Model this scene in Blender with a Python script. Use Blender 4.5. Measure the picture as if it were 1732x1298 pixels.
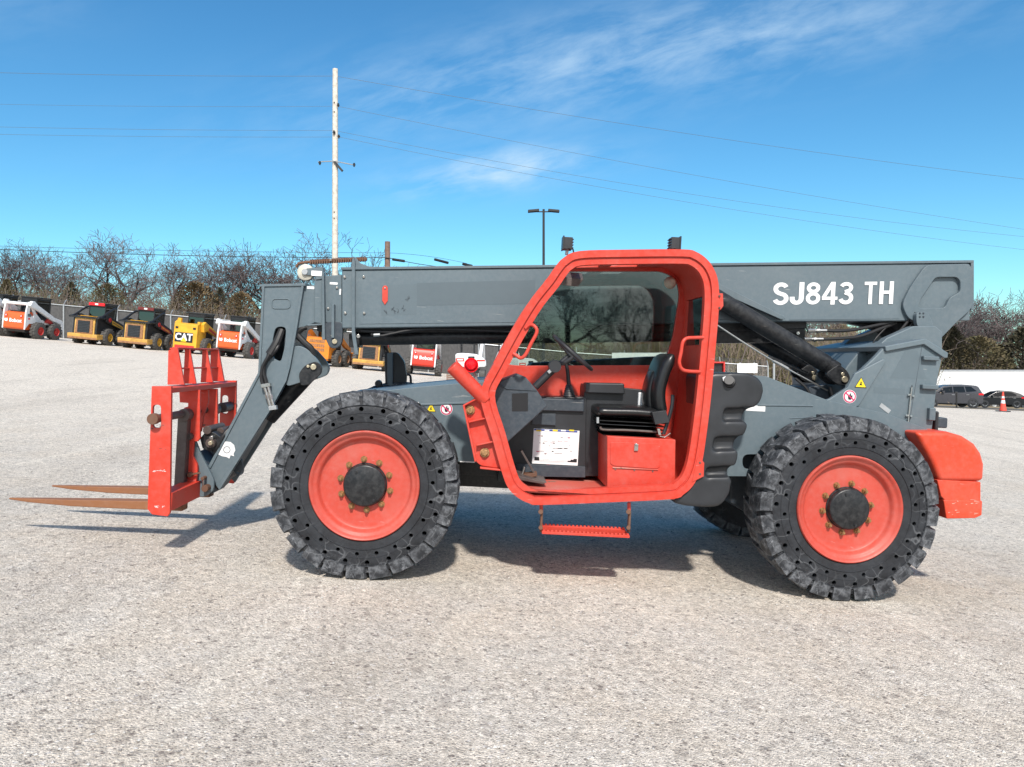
import bpy, bmesh, math, random
from mathutils import Vector, Matrix, Euler
from mathutils.geometry import tessellate_polygon
R = math.radians
random.seed(7)
scene = bpy.context.scene
col = scene.collection
for o in list(bpy.data.objects):
    bpy.data.objects.remove(o)

# ------------------------------------------------------------------ camera
CAMZ, FPX, CXP, HORZ = 1.6, 1300.0, 866.0, 608.0
cam = bpy.data.cameras.new('camera')
camo = bpy.data.objects.new('camera', cam)
col.objects.link(camo)
camo.location = (0, 0, CAMZ)
camo.rotation_euler = (R(90), 0, 0)
cam.sensor_width = 36.0
cam.lens = FPX / 1732.0 * 36.0
cam.shift_y = -(649.0 - HORZ) / 1732.0
cam.clip_end = 2000.0
cam.clip_start = 0.05
scene.camera = camo

# ------------------------------------------------------------------ sun and sky
SUN = Vector((0.10, -0.97, 1.0)).normalized()      # towards the sun
EL = math.asin(SUN.z)
AZ = math.atan2(SUN.x, SUN.y)
sl = bpy.data.lights.new('sun', 'SUN')
sl.energy = 3.8
sl.angle = R(3.2)
sl.color = (1.0, 0.935, 0.86)
so = bpy.data.objects.new('sun', sl)
col.objects.link(so)
so.rotation_euler = SUN.to_track_quat('Z', 'Y').to_euler()
so.location = (0, 0, 30)

scene.view_settings.view_transform = 'Standard'
scene.view_settings.look = 'None'
scene.view_settings.exposure = 0.38
scene.view_settings.gamma = 1.0
scene.render.film_transparent = False
scene.cycles.use_denoising = True
scene.cycles.max_bounces = 8
scene.cycles.transparent_max_bounces = 16

w = bpy.data.worlds.new('World')
scene.world = w
w.use_nodes = True
nt = w.node_tree
nt.nodes.clear()
def wn(t, **k):
    n = nt.nodes.new(t)
    for a, b in k.items():
        setattr(n, a, b)
    return n
def wl(a, b):
    nt.links.new(a, b)
def wm(op, a, b=None, clamp=False):
    n = nt.nodes.new('ShaderNodeMath'); n.operation = op; n.use_clamp = clamp
    for i, v in enumerate((a, b)):
        if v is None: continue
        if isinstance(v, (int, float)): n.inputs[i].default_value = v
        else: nt.links.new(v, n.inputs[i])
    return n.outputs[0]
sky = wn('ShaderNodeTexSky', sky_type='NISHITA', sun_disc=False)
sky.sun_elevation = EL
sky.sun_rotation = AZ
sky.altitude = 200
sky.air_density = 1.0
sky.dust_density = 0.6
sky.ozone_density = 1.6
hs = wn('ShaderNodeHueSaturation')
hs.inputs['Saturation'].default_value = 1.22
hs.inputs['Value'].default_value = 1.12
wl(sky.outputs[0], hs.inputs['Color'])
tint = wn('ShaderNodeMix', data_type='RGBA', blend_type='MULTIPLY')
tint.inputs[0].default_value = 1.0
tint.inputs[7].default_value = (0.60, 0.975, 1.02, 1)
wl(hs.outputs[0], tint.inputs[6])
tc = wn('ShaderNodeTexCoord')
sp = wn('ShaderNodeSeparateXYZ')
wl(tc.outputs['Generated'], sp.inputs[0])
ydiv = wm('MAXIMUM', sp.outputs[1], 0.05)
U = wm('DIVIDE', sp.outputs[0], ydiv)
V = wm('DIVIDE', sp.outputs[2], ydiv)
def blob(cu, cv, ru, rv, tilt):
    c, s = math.cos(tilt), math.sin(tilt)
    du = wm('SUBTRACT', U, cu); dv = wm('SUBTRACT', V, cv)
    a = wm('ADD', wm('MULTIPLY', du, c), wm('MULTIPLY', dv, s))
    b = wm('SUBTRACT', wm('MULTIPLY', dv, c), wm('MULTIPLY', du, s))
    a = wm('DIVIDE', a, ru); b = wm('DIVIDE', b, rv)
    q = wm('ADD', wm('MULTIPLY', a, a), wm('MULTIPLY', b, b))
    return wm('EXPONENT', wm('MULTIPLY', q, -1.0))
def wisp(scale_u, scale_v, tilt, off, detail=6.0):
    cb = wn('ShaderNodeCombineXYZ')
    c, s = math.cos(tilt), math.sin(tilt)
    a = wm('ADD', wm('MULTIPLY', U, c), wm('MULTIPLY', V, s))
    b = wm('SUBTRACT', wm('MULTIPLY', V, c), wm('MULTIPLY', U, s))
    wl(wm('MULTIPLY', a, scale_u), cb.inputs[0]); wl(wm('MULTIPLY', b, scale_v), cb.inputs[1])
    cb.inputs[2].default_value = off
    n = wn('ShaderNodeTexNoise')
    n.inputs['Scale'].default_value = 1.0
    n.inputs['Detail'].default_value = detail
    n.inputs['Roughness'].default_value = 0.62
    n.inputs['Distortion'].default_value = 0.25
    wl(cb.outputs[0], n.inputs['Vector'])
    r = wn('ShaderNodeMapRange')
    r.inputs[1].default_value = 0.38; r.inputs[2].default_value = 0.70
    wl(n.outputs[0], r.inputs[0])
    return r.outputs[0]
m1 = wm('MULTIPLY', blob(0.16, 0.395, 0.40, 0.062, 0.17), wisp(9, 30, 0.30, 1.3, 8.0))
m2 = wm('MULTIPLY', blob(-0.02, 0.245, 0.13, 0.026, 0.14), wisp(8, 26, 0.18, 7.1))
m3 = wm('MULTIPLY', blob(-0.66, 0.45, 0.12, 0.05, 0.1), wisp(7, 14, 0.2, 4.4))
m4 = wm('MULTIPLY', blob(0.38, 0.46, 0.30, 0.05, 0.1), wisp(5, 14, 0.25, 9.4))
mask = wm('ADD', wm('ADD', wm('MULTIPLY', m1, 0.50), wm('MULTIPLY', m2, 0.85)), wm('ADD', wm('MULTIPLY', m3, 0.12), wm('MULTIPLY', m4, 0.15)), clamp=True)
# a bank of broken white cloud behind the photographer: it shows in the cab glass and fills the shade
nb = wn('ShaderNodeTexNoise'); nb.inputs['Scale'].default_value = 2.6; nb.inputs['Detail'].default_value = 7; nb.inputs['Roughness'].default_value = 0.6
wl(tc.outputs['Generated'], nb.inputs['Vector'])
rb = wn('ShaderNodeMapRange'); rb.inputs[1].default_value = 0.40; rb.inputs[2].default_value = 0.56; wl(nb.outputs[0], rb.inputs[0])
rc = wn('ShaderNodeMapRange'); rc.inputs[1].default_value = -0.02; rc.inputs[2].default_value = -0.22; wl(sp.outputs[1], rc.inputs[0])
rd = wn('ShaderNodeMapRange'); rd.inputs[1].default_value = 0.92; rd.inputs[2].default_value = 0.75; wl(sp.outputs[2], rd.inputs[0])
bank = wm('MULTIPLY', wm('MULTIPLY', rb.outputs[0], rc.outputs[0]), rd.outputs[0])
mxb = wn('ShaderNodeMix', data_type='RGBA')
wl(bank, mxb.inputs[0]); wl(tint.outputs[2], mxb.inputs[6]); mxb.inputs[7].default_value = (9.3, 9.2, 9.2, 1)
mx = wn('ShaderNodeMix', data_type='RGBA')
wl(mask, mx.inputs[0])
wl(mxb.outputs[2], mx.inputs[6])
mx.inputs[7].default_value = (4.6, 6.0, 7.2, 1)
bg = wn('ShaderNodeBackground')
bg.inputs[1].default_value = 0.112
wl(mx.outputs[2], bg.inputs[0])
wo = wn('ShaderNodeOutputWorld')
wl(bg.outputs[0], wo.inputs[0])

# ------------------------------------------------------------------ materials
MATS = {}
class NT:
    def __init__(s, name):
        s.m = bpy.data.materials.new(name); s.m.use_nodes = True
        s.t = s.m.node_tree; s.t.nodes.clear()
        s.out = s.n('ShaderNodeOutputMaterial')
    def n(s, typ, **k):
        n = s.t.nodes.new(typ)
        for a, b in k.items(): setattr(n, a, b)
        return n
    def l(s, a, b): s.t.links.new(a, b)
    def coord(s, kind='Object'):
        return s.n('ShaderNodeTexCoord').outputs[kind]
    def noise(s, vec, scale, detail=4, rough=0.55, dist=0.0):
        n = s.n('ShaderNodeTexNoise')
        n.inputs['Scale'].default_value = scale; n.inputs['Detail'].default_value = detail
        n.inputs['Roughness'].default_value = rough; n.inputs['Distortion'].default_value = dist
        s.l(vec, n.inputs['Vector']); return n.outputs[0]
    def rng(s, v, a, b, c=0.0, d=1.0):
        r = s.n('ShaderNodeMapRange')
        for i, x in enumerate((a, b, c, d)): r.inputs[i + 1].default_value = x
        s.l(v, r.inputs[0]); return r.outputs[0]
    def math(s, op, a, b=None):
        n = s.n('ShaderNodeMath', operation=op)
        for i, v in enumerate((a, b)):
            if v is None: continue
            if isinstance(v, (int, float)): n.inputs[i].default_value = v
            else: s.l(v, n.inputs[i])
        return n.outputs[0]
    def mix(s, f, a, b):
        n = s.n('ShaderNodeMix', data_type='RGBA')
        for i, v in ((0, f), (6, a), (7, b)):
            if isinstance(v, (int, float)): n.inputs[i].default_value = v
            elif isinstance(v, tuple): n.inputs[i].default_value = (*v[:3], 1)
            else: s.l(v, n.inputs[i])
        return n.outputs[2]
    def bump(s, h, strength, dist, normal=None):
        b = s.n('ShaderNodeBump'); b.inputs['Strength'].default_value = strength
        b.inputs['Distance'].default_value = dist; s.l(h, b.inputs['Height'])
        if normal: s.l(normal, b.inputs['Normal'])
        return b.outputs[0]
    def bsdf(s, colr, rough, metal=0.0, normal=None, spec=0.5, coat=0.0):
        b = s.n('ShaderNodeBsdfPrincipled')
        if isinstance(colr, tuple): b.inputs['Base Color'].default_value = (*colr[:3], 1)
        else: s.l(colr, b.inputs['Base Color'])
        if isinstance(rough, (int, float)): b.inputs['Roughness'].default_value = rough
        else: s.l(rough, b.inputs['Roughness'])
        b.inputs['Metallic'].default_value = metal
        b.inputs['Specular IOR Level'].default_value = spec
        b.inputs['Coat Weight'].default_value = coat
        if normal: s.l(normal, b.inputs['Normal'])
        return b
    def done(s, b):
        s.l(b.outputs[0] if hasattr(b, 'outputs') else b, s.out.inputs[0]); return s.m

def dark(c, k): return tuple(x * k for x in c)
def paint(name, c, rough=0.42, dust=0.22, dustc=(0.42, 0.38, 0.33), wear=0.0, wearc=(0.13, 0.07, 0.04), seed=0.0, spec=0.4, fade=0.0):
    k = NT(name)
    co = k.coord()
    mp = k.n('ShaderNodeMapping'); mp.inputs['Location'].default_value = (seed, seed * 1.7, seed * 0.3); k.l(co, mp.inputs[0]); co = mp.outputs[0]
    big = k.noise(co, 1.7, 5, 0.6)
    fine = k.noise(co, 28, 6, 0.65)
    chalk = k.rng(k.noise(co, 3.1, 6, 0.65, 0.4), 0.42, 0.70)
    v = k.mix(k.rng(big, 0.3, 0.72), dark(c, 0.93), dark(c, 1.05))
    v = k.mix(k.rng(fine, 0.42, 0.7), v, k.mix(0.05, v, (0.5, 0.5, 0.5)))
    if fade: v = k.mix(k.math('MULTIPLY', chalk, fade), v, (min(1, c[0] * 1.05), c[1] * 2.1 + .02, c[2] * 2.4 + .02))
    dn = k.math('MULTIPLY', k.rng(k.noise(co, 2.6, 8, 0.62), 0.48, 0.82), dust)
    v = k.mix(dn, v, dustc)
    # faint runs of dirty water and handling smears
    mp3 = k.n('ShaderNodeMapping'); mp3.inputs['Scale'].default_value = (16, 16, 0.9); k.l(co, mp3.inputs[0])
    run = k.math('MULTIPLY', k.rng(k.noise(mp3.outputs[0], 1.0, 5, 0.6), 0.54, 0.74), k.rng(big, 0.40, 0.62))
    v = k.mix(k.math('MULTIPLY', run, 0.16), v, dark(c, 0.55))
    # hairline scratches
    mp2 = k.n('ShaderNodeMapping'); mp2.inputs['Scale'].default_value = (6, 30, 55); mp2.inputs['Rotation'].default_value = (0, 0.7, 0)
    k.l(co, mp2.inputs[0])
    sc = k.rng(k.noise(mp2.outputs[0], 1.0, 3, 0.5), 0.715, 0.74)
    v = k.mix(k.math('MULTIPLY', sc, 0.22), v, (0.62, 0.6, 0.56))
    if wear > 0:
        wn_ = k.rng(k.noise(co, 9, 8, 0.72, 0.4), 0.74 - 0.2 * wear, 0.78 - 0.2 * wear)
        v = k.mix(wn_, v, wearc)
    rr = k.rng(fine, 0.3, 0.7, rough - 0.06, rough + 0.12)
    nm = k.bump(k.noise(co, 55, 3), 0.05, 0.003)
    MATS[name] = k.done(k.bsdf(v, rr, 0, nm, spec))
    return MATS[name]
def plain(name, c, rough=0.5, metal=0.0, var=0.12, scale=12, spec=0.5, bump=0.0):
    k = NT(name); co = k.coord()
    n = k.noise(co, scale, 5, 0.6)
    v = k.mix(k.rng(n, 0.35, 0.68), dark(c, 1 - var), dark(c, 1 + var))
    nm = k.bump(n, bump, 0.01) if bump else None
    MATS[name] = k.done(k.bsdf(v, rough, metal, nm, spec))
    return MATS[name]

ORC = (0.56, 0.043, 0.024)
GRC = (0.112, 0.149, 0.171)
paint('orange_paint', ORC, 0.38, 0.09, fade=.30)
paint('rim_paint', (0.50, 0.064, 0.042), 0.45, 0.22, dustc=(0.45, 0.36, 0.32), seed=6, fade=.25)
paint('carriage_orange', (0.60, 0.046, 0.024), 0.48, 0.30, dustc=(0.33, 0.22, 0.18), wear=0.55, wearc=(0.09, 0.045, 0.035), seed=3)
paint('counterweight_orange', (0.63, 0.056, 0.022), 0.40, 0.14, wear=0.12, seed=5, fade=.3)
paint('floor_orange', (0.55, 0.10, 0.07), 0.6, 0.9, dustc=(0.42, 0.3, 0.25), wear=0.6, wearc=(0.2, 0.13, 0.1), seed=8)
paint('grey_paint', GRC, 0.42, 0.10, dustc=(0.30, 0.31, 0.30))
paint('grey_plate', dark(GRC, 0.93), 0.42, 0.12, dustc=(0.3, 0.3, 0.3), seed=11)
paint('dark_grey', (0.040, 0.052, 0.066), 0.45, 0.15, dustc=(0.2, 0.2, 0.2), seed=2)
paint('black_paint', (0.011, 0.012, 0.014), 0.36, 0.05, dustc=(0.08, 0.08, 0.08), seed=4)
paint('rusty_steel', (0.13, 0.060, 0.035), 0.7, 0.35, dustc=(0.20, 0.13, 0.08), wear=0.3, wearc=(0.07, 0.03, 0.02))
paint('fork_rust', (0.25, 0.105, 0.045), 0.6, 0.5, dustc=(0.17, 0.095, 0.07), wear=0.45, wearc=(0.16, 0.08, 0.06))
paint('dark_steel', (0.075, 0.055, 0.05), 0.5, 0.3, wear=0.2, wearc=(0.2, 0.1, 0.05))
plain('black_plastic', (0.024, 0.026, 0.030), 0.42, var=0.25, scale=4, bump=0.06)
plain('seat_vinyl', (0.011, 0.012, 0.013), 0.33, var=0.2, scale=30, bump=0.08)
plain('rubber_hose', (0.013, 0.013, 0.014), 0.5)
plain('steel', (0.55, 0.54, 0.51), 0.32, 1.0, scale=40)
plain('zinc', (0.62, 0.55, 0.40), 0.38, 0.85, scale=60, var=0.25)
plain('brass_nut', (0.36, 0.20, 0.09), 0.42, 0.6, scale=60, var=0.4)
plain('cream_nylon', (0.52, 0.50, 0.42), 0.5)
plain('white_decal', (0.80, 0.80, 0.80), 0.4, var=0.03)
plain('yellow_decal', (0.82, 0.62, 0.02), 0.4, var=0.03)
plain('magenta_decal', (0.55, 0.04, 0.12), 0.4, var=0.03)
plain('blue_decal', (0.02, 0.06, 0.30), 0.4, var=0.05)
plain('black_decal', (0.012, 0.012, 0.014), 0.4, var=0.03)
plain('faint_grey_decal', dark(GRC, 0.84), 0.45, var=0.03)
plain('fainter_grey_decal', dark(GRC, 0.93), 0.45, var=0.03)
plain('red_lens', (0.75, 0.010, 0.018), 0.12, var=0.05)
plain('galvanised', (0.42, 0.44, 0.45), 0.45, 0.5)
plain('white_paint', (0.74, 0.75, 0.76), 0.4, var=0.05, scale=3)
plain('machine_yellow', (0.72, 0.38, 0.028), 0.45, var=0.14, scale=3)
plain('machine_gold', (0.60, 0.35, 0.085), 0.5, var=0.2, scale=3)
plain('machine_orange', (0.68, 0.105, 0.018), 0.42, var=0.1, scale=3)
plain('case_orange', (0.68, 0.22, 0.02), 0.45, var=0.12, scale=3)
plain('machine_red', (0.62, 0.035, 0.016), 0.42, var=0.1, scale=3)
plain('dull_red', (0.15, 0.018, 0.018), 0.5)
plain('rim_red', (0.50, 0.03, 0.025), 0.5)
plain('rim_yellow', (0.62, 0.36, 0.03), 0.5)
plain('brown_metal', (0.30, 0.15, 0.07), 0.7, var=0.3)
plain('loader_tyre', (0.085, 0.082, 0.078), 0.85, var=0.3, scale=8, bump=0.4)
plain('pole_wood', (0.60, 0.55, 0.48), 0.85, var=0.2, scale=5, bump=0.3)
plain('brown_wood', (0.20, 0.13, 0.10), 0.85, var=0.2, scale=5, bump=0.3)
plain('car_window', (0.004, 0.005, 0.006), 0.08, spec=0.4, var=0.02)
plain('dark_car', (0.050, 0.052, 0.062), 0.22, spec=0.6, var=0.1)
plain('black_car', (0.010, 0.011, 0.014), 0.2, spec=0.6, var=0.1)
plain('cone_orange', (0.80, 0.08, 0.05), 0.5, var=0.1)
plain('asphalt', (0.10, 0.095, 0.088), 0.9, var=0.3, scale=1.3)
plain('dry_grass', (0.21, 0.165, 0.10), 0.95, var=0.35, scale=1.1, bump=0.4)
plain('wire_black', (0.02, 0.02, 0.022), 0.6)
plain('wire_aluminium', (0.09, 0.11, 0.13), 0.5)

def bark(name, c1, c2):
    k = NT(name); co = k.coord()
    v = k.mix(k.rng(k.noise(co, 1.2, 5, 0.6), 0.35, 0.65), c1, c2)
    MATS[name] = k.done(k.bsdf(v, 0.9, 0, None, 0.2))
bark('bark', (0.105, 0.087, 0.082), (0.058, 0.048, 0.045))
bark('twig', (0.165, 0.135, 0.132), (0.105, 0.085, 0.084))
bark('brush', (0.225, 0.180, 0.140), (0.115, 0.092, 0.072))
bark('brush_green', (0.080, 0.085, 0.038), (0.150, 0.125, 0.070))
bark('cedar_leaf', (0.100, 0.094, 0.048), (0.150, 0.118, 0.066))
bark('cedar_rust', (0.185, 0.125, 0.065), (0.115, 0.090, 0.052))
bark('cedar_dark', (0.068, 0.066, 0.042), (0.100, 0.084, 0.056))

def tyre_mat():
    k = NT('tyre_rubber'); co = k.coord()
    base = k.mix(k.rng(k.noise(co, 6, 6, 0.7), 0.35, 0.7), (0.014, 0.015, 0.018), (0.034, 0.038, 0.045))
    # radius from the axle: the tread end is scuffed pale, the side wall has thin scratches
    sx = k.n('ShaderNodeSeparateXYZ'); k.l(co, sx.inputs[0])
    rr = k.math('SQRT', k.math('ADD', k.math('MULTIPLY', sx.outputs[0], sx.outputs[0]), k.math('MULTIPLY', sx.outputs[2], sx.outputs[2])))
    edge = k.rng(rr, 0.50, 0.60)
    sc = k.math('MULTIPLY', k.rng(k.noise(co, 18, 9, 0.84, 0.6), 0.51, 0.63), k.rng(k.noise(co, 3.4, 4, 0.6), 0.37, 0.58))
    geo = k.n('ShaderNodeNewGeometry')
    pt = k.math('MULTIPLY', k.rng(geo.outputs['Pointiness'], 0.56, 0.66), k.rng(k.noise(co, 24, 6, 0.7), 0.38, 0.6))
    sc = k.math('MAXIMUM', sc, pt)
    v = k.mix(k.math('MULTIPLY', k.math('MULTIPLY', sc, edge), 0.92), base, (0.29, 0.305, 0.33))
    vo = k.n('ShaderNodeTexVoronoi', feature='DISTANCE_TO_EDGE'); vo.inputs['Scale'].default_value = 8.5
    wv = k.n('ShaderNodeTexNoise'); wv.inputs['Scale'].default_value = 5; k.l(co, wv.inputs['Vector'])
    mxv = k.n('ShaderNodeMix', data_type='RGBA'); mxv.inputs[0].default_value = 0.22
    k.l(co, mxv.inputs[6]); k.l(wv.outputs[1], mxv.inputs[7]); k.l(mxv.outputs[2], vo.inputs['Vector'])
    crack = k.rng(vo.outputs['Distance'], 0.0, 0.032, 1.0, 0.0)
    reg = k.rng(k.noise(co, 2.6, 3), 0.40, 0.55)
    side = k.rng(rr, 0.42, 0.50)
    v = k.mix(k.math('MULTIPLY', k.math('MULTIPLY', crack, reg), k.math('MULTIPLY', side, 0.45)), v, (0.22, 0.23, 0.245))
    nm = k.bump(k.noise(co, 30, 6, 0.7), 0.35, 0.012)
    MATS['tyre_rubber'] = k.done(k.bsdf(v, 0.62, 0, nm, 0.35))
tyre_mat()

def gravel_mat():
    k = NT('gravel')
    geo = k.n('ShaderNodeNewGeometry'); pos = geo.outputs['Position']
    def vor(scale, feature='F1'):
        v = k.n('ShaderNodeTexVoronoi', feature=feature); v.inputs['Scale'].default_value = scale
        k.l(pos, v.inputs['Vector']); return v
    def mapped(sc, rot, loc=(0, 0, 0)):
        m = k.n('ShaderNodeMapping'); m.inputs['Scale'].default_value = sc; m.inputs['Rotation'].default_value = rot; m.inputs['Location'].default_value = loc
        k.l(pos, m.inputs[0]); return m.outputs[0]
    v1 = vor(75); v2 = vor(170); v3 = vor(33)
    big = k.noise(pos, 0.28, 6, 0.62); mid = k.noise(pos, 1.9, 7, 0.68); fine = k.noise(pos, 120, 4, 0.7)
    base = k.mix(k.rng(big, 0.35, 0.66), (0.515, 0.458, 0.400), (0.630, 0.572, 0.510))
    base = k.mix(k.rng(mid, 0.38, 0.70), base, (0.555, 0.515, 0.475))
    base = k.mix(k.math('MULTIPLY', k.rng(k.noise(pos, 0.8, 5, 0.6), 0.52, 0.72), 0.45), base, (0.545, 0.455, 0.365))
    # dusty, finer and paler stone towards the row of machines
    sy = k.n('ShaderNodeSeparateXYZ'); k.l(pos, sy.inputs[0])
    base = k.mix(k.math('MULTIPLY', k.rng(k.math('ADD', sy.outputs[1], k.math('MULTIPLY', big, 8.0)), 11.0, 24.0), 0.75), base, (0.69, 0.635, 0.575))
    # worn lanes left by turning machines
    tr = k.noise(mapped((0.9, 0.10, 1), (0, 0, 0.35)), 1.0, 5, 0.6, 0.6); tr2 = k.noise(mapped((3.4, 0.13, 1), (0, 0, -0.22), (3, 8, 0)), 1.0, 3, 0.55, 0.4)
    base = k.mix(k.math('MULTIPLY', k.rng(tr, 0.52, 0.68), 0.38), base, (0.42, 0.375, 0.335))
    base = k.mix(k.math('MULTIPLY', k.rng(tr2, 0.60, 0.66), 0.28), base, (0.72, 0.67, 0.60))
    sep = k.n('ShaderNodeSeparateColor'); k.l(v1.outputs['Color'], sep.inputs[0])
    sep2 = k.n('ShaderNodeSeparateColor'); k.l(v2.outputs['Color'], sep2.inputs[0])
    tt = k.math('MULTIPLY', k.rng(sep.outputs[0], 0, 1, 0.76, 1.18), k.rng(sep2.outputs[1], 0, 1, 0.78, 1.18))
    mul = k.n('ShaderNodeMix', data_type='RGBA', blend_type='MULTIPLY'); mul.inputs[0].default_value = 1.0
    sepc = k.n('ShaderNodeSeparateColor'); k.l(v3.outputs['Color'], sepc.inputs[0])
    tt = k.math('MULTIPLY', tt, k.rng(sepc.outputs[0], 0, 1, 0.86, 1.12)); tt = k.math('MULTIPLY', tt, k.rng(k.noise(pos, 16, 5, 0.75), 0.3, 0.7, 0.90, 1.09)); tt = k.math('MULTIPLY', tt, 1.05)
    k.l(base, mul.inputs[6]); cmb = k.n('ShaderNodeCombineColor')
    for i, g_ in enumerate((1.0, 0.995, 0.955)): k.l(k.math('MULTIPLY', tt, g_), cmb.inputs[i])
    k.l(cmb.outputs[0], mul.inputs[7]); v = mul.outputs[2]
    clump = k.noise(pos, 1.3, 6, 0.7)
    sep3 = k.n('ShaderNodeSeparateColor'); k.l(v3.outputs['Color'], sep3.inputs[0])
    v4 = vor(13); sep4 = k.n('ShaderNodeSeparateColor'); k.l(v4.outputs['Color'], sep4.inputs[0])
    for sp, vd, t0, t1, am in ((sep, v1, 0.945, 0.70, 0.74), (sep3, v3, 0.975, 0.86, 0.70), (sep2, v2, 0.90, 0.72, 0.50), (sep4, v4, 0.955, 0.80, 0.34)):
        dk = k.math('GREATER_THAN', sp.outputs[1], k.rng(clump, 0.36, 0.68, t0, t1))
        dk = k.math('MULTIPLY', dk, k.rng(vd.outputs['Distance'], 0.30, 0.48, 1.0, 0.0))
        v = k.mix(k.math('MULTIPLY', dk, am), v, (0.15, 0.125, 0.115))
    lt = k.math('MULTIPLY', k.math('GREATER_THAN', sep3.outputs[2], 0.90), k.rng(v3.outputs['Distance'], 0.2, 0.4, 1.0, 0.0))
    v = k.mix(k.math('MULTIPLY', lt, 0.45), v, (0.80, 0.76, 0.72))
    h = k.math('ADD', k.rng(v1.outputs['Distance'], 0, 0.6, 1.0, 0.0), k.math('MULTIPLY', k.rng(v2.outputs['Distance'], 0, 0.6, 1.0, 0.0), 0.5))
    h = k.math('ADD', h, k.math('MULTIPLY', fine, 0.5))
    nm = k.bump(h, 0.55, 0.012)
    nm = k.bump(mid, 0.30, 0.07, nm)
    MATS['gravel'] = k.done(k.bsdf(v, 0.95, 0, nm, 0.12))
gravel_mat()

def glass_mat(name, tint, reflect=0.14, rough=0.02):
    k = NT(name)
    tr = k.n('ShaderNodeBsdfTransparent'); tr.inputs[0].default_value = (*tint, 1)
    gl = k.n('ShaderNodeBsdfGlossy'); gl.inputs['Roughness'].default_value = rough
    gl.inputs[0].default_value = (0.9, 0.95, 0.93, 1)
    lw = k.n('ShaderNodeFresnel'); lw.inputs[0].default_value = 1.5
    f = k.math('ADD', lw.outputs[0], reflect)
    mx = k.n('ShaderNodeMixShader'); k.l(f, mx.inputs[0]); k.l(tr.outputs[0], mx.inputs[1]); k.l(gl.outputs[0], mx.inputs[2])
    MATS[name] = k.done(mx)
glass_mat('cab_glass', (0.66, 0.72, 0.68), 0.022)
glass_mat('dark_glass', (0.05, 0.06, 0.065), 0.06)

def mesh_mat():      # slatted chain link: a fine diagonal weave with dull grey slats behind it
    k = NT('slatted_link'); co = k.coord()
    mp = k.n('ShaderNodeMapping'); mp.inputs['Scale'].default_value = (9, 1, 5); k.l(co, mp.inputs[0])
    v = k.mix(k.rng(k.noise(mp.outputs[0], 1, 4), 0.3, 0.7), (0.070, 0.070, 0.071), (0.105, 0.104, 0.104))
    MATS['slatted_link'] = k.done(k.bsdf(v, 0.8, 0, None, 0.2))
    k = NT('open_link'); co = k.coord()
    sx = k.n('ShaderNodeSeparateXYZ'); k.l(co, sx.inputs[0])
    a = k.math('ADD', sx.outputs[0], sx.outputs[2]); b = k.math('SUBTRACT', sx.outputs[0], sx.outputs[2])
    def line(q): return k.math('LESS_THAN', k.math('FRACT', k.math('MULTIPLY', q, 11.0)), 0.10)
    f = k.math('MAXIMUM', line(a), line(b))
    tr = k.n('ShaderNodeBsdfTransparent'); bs = k.bsdf((0.35, 0.36, 0.36), 0.5, 0.3)
    mx = k.n('ShaderNodeMixShader'); k.l(f, mx.inputs[0]); k.l(tr.outputs[0], mx.inputs[1]); k.l(bs.outputs[0], mx.inputs[2])
    MATS['open_link'] = k.done(mx)
mesh_mat()

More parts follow.
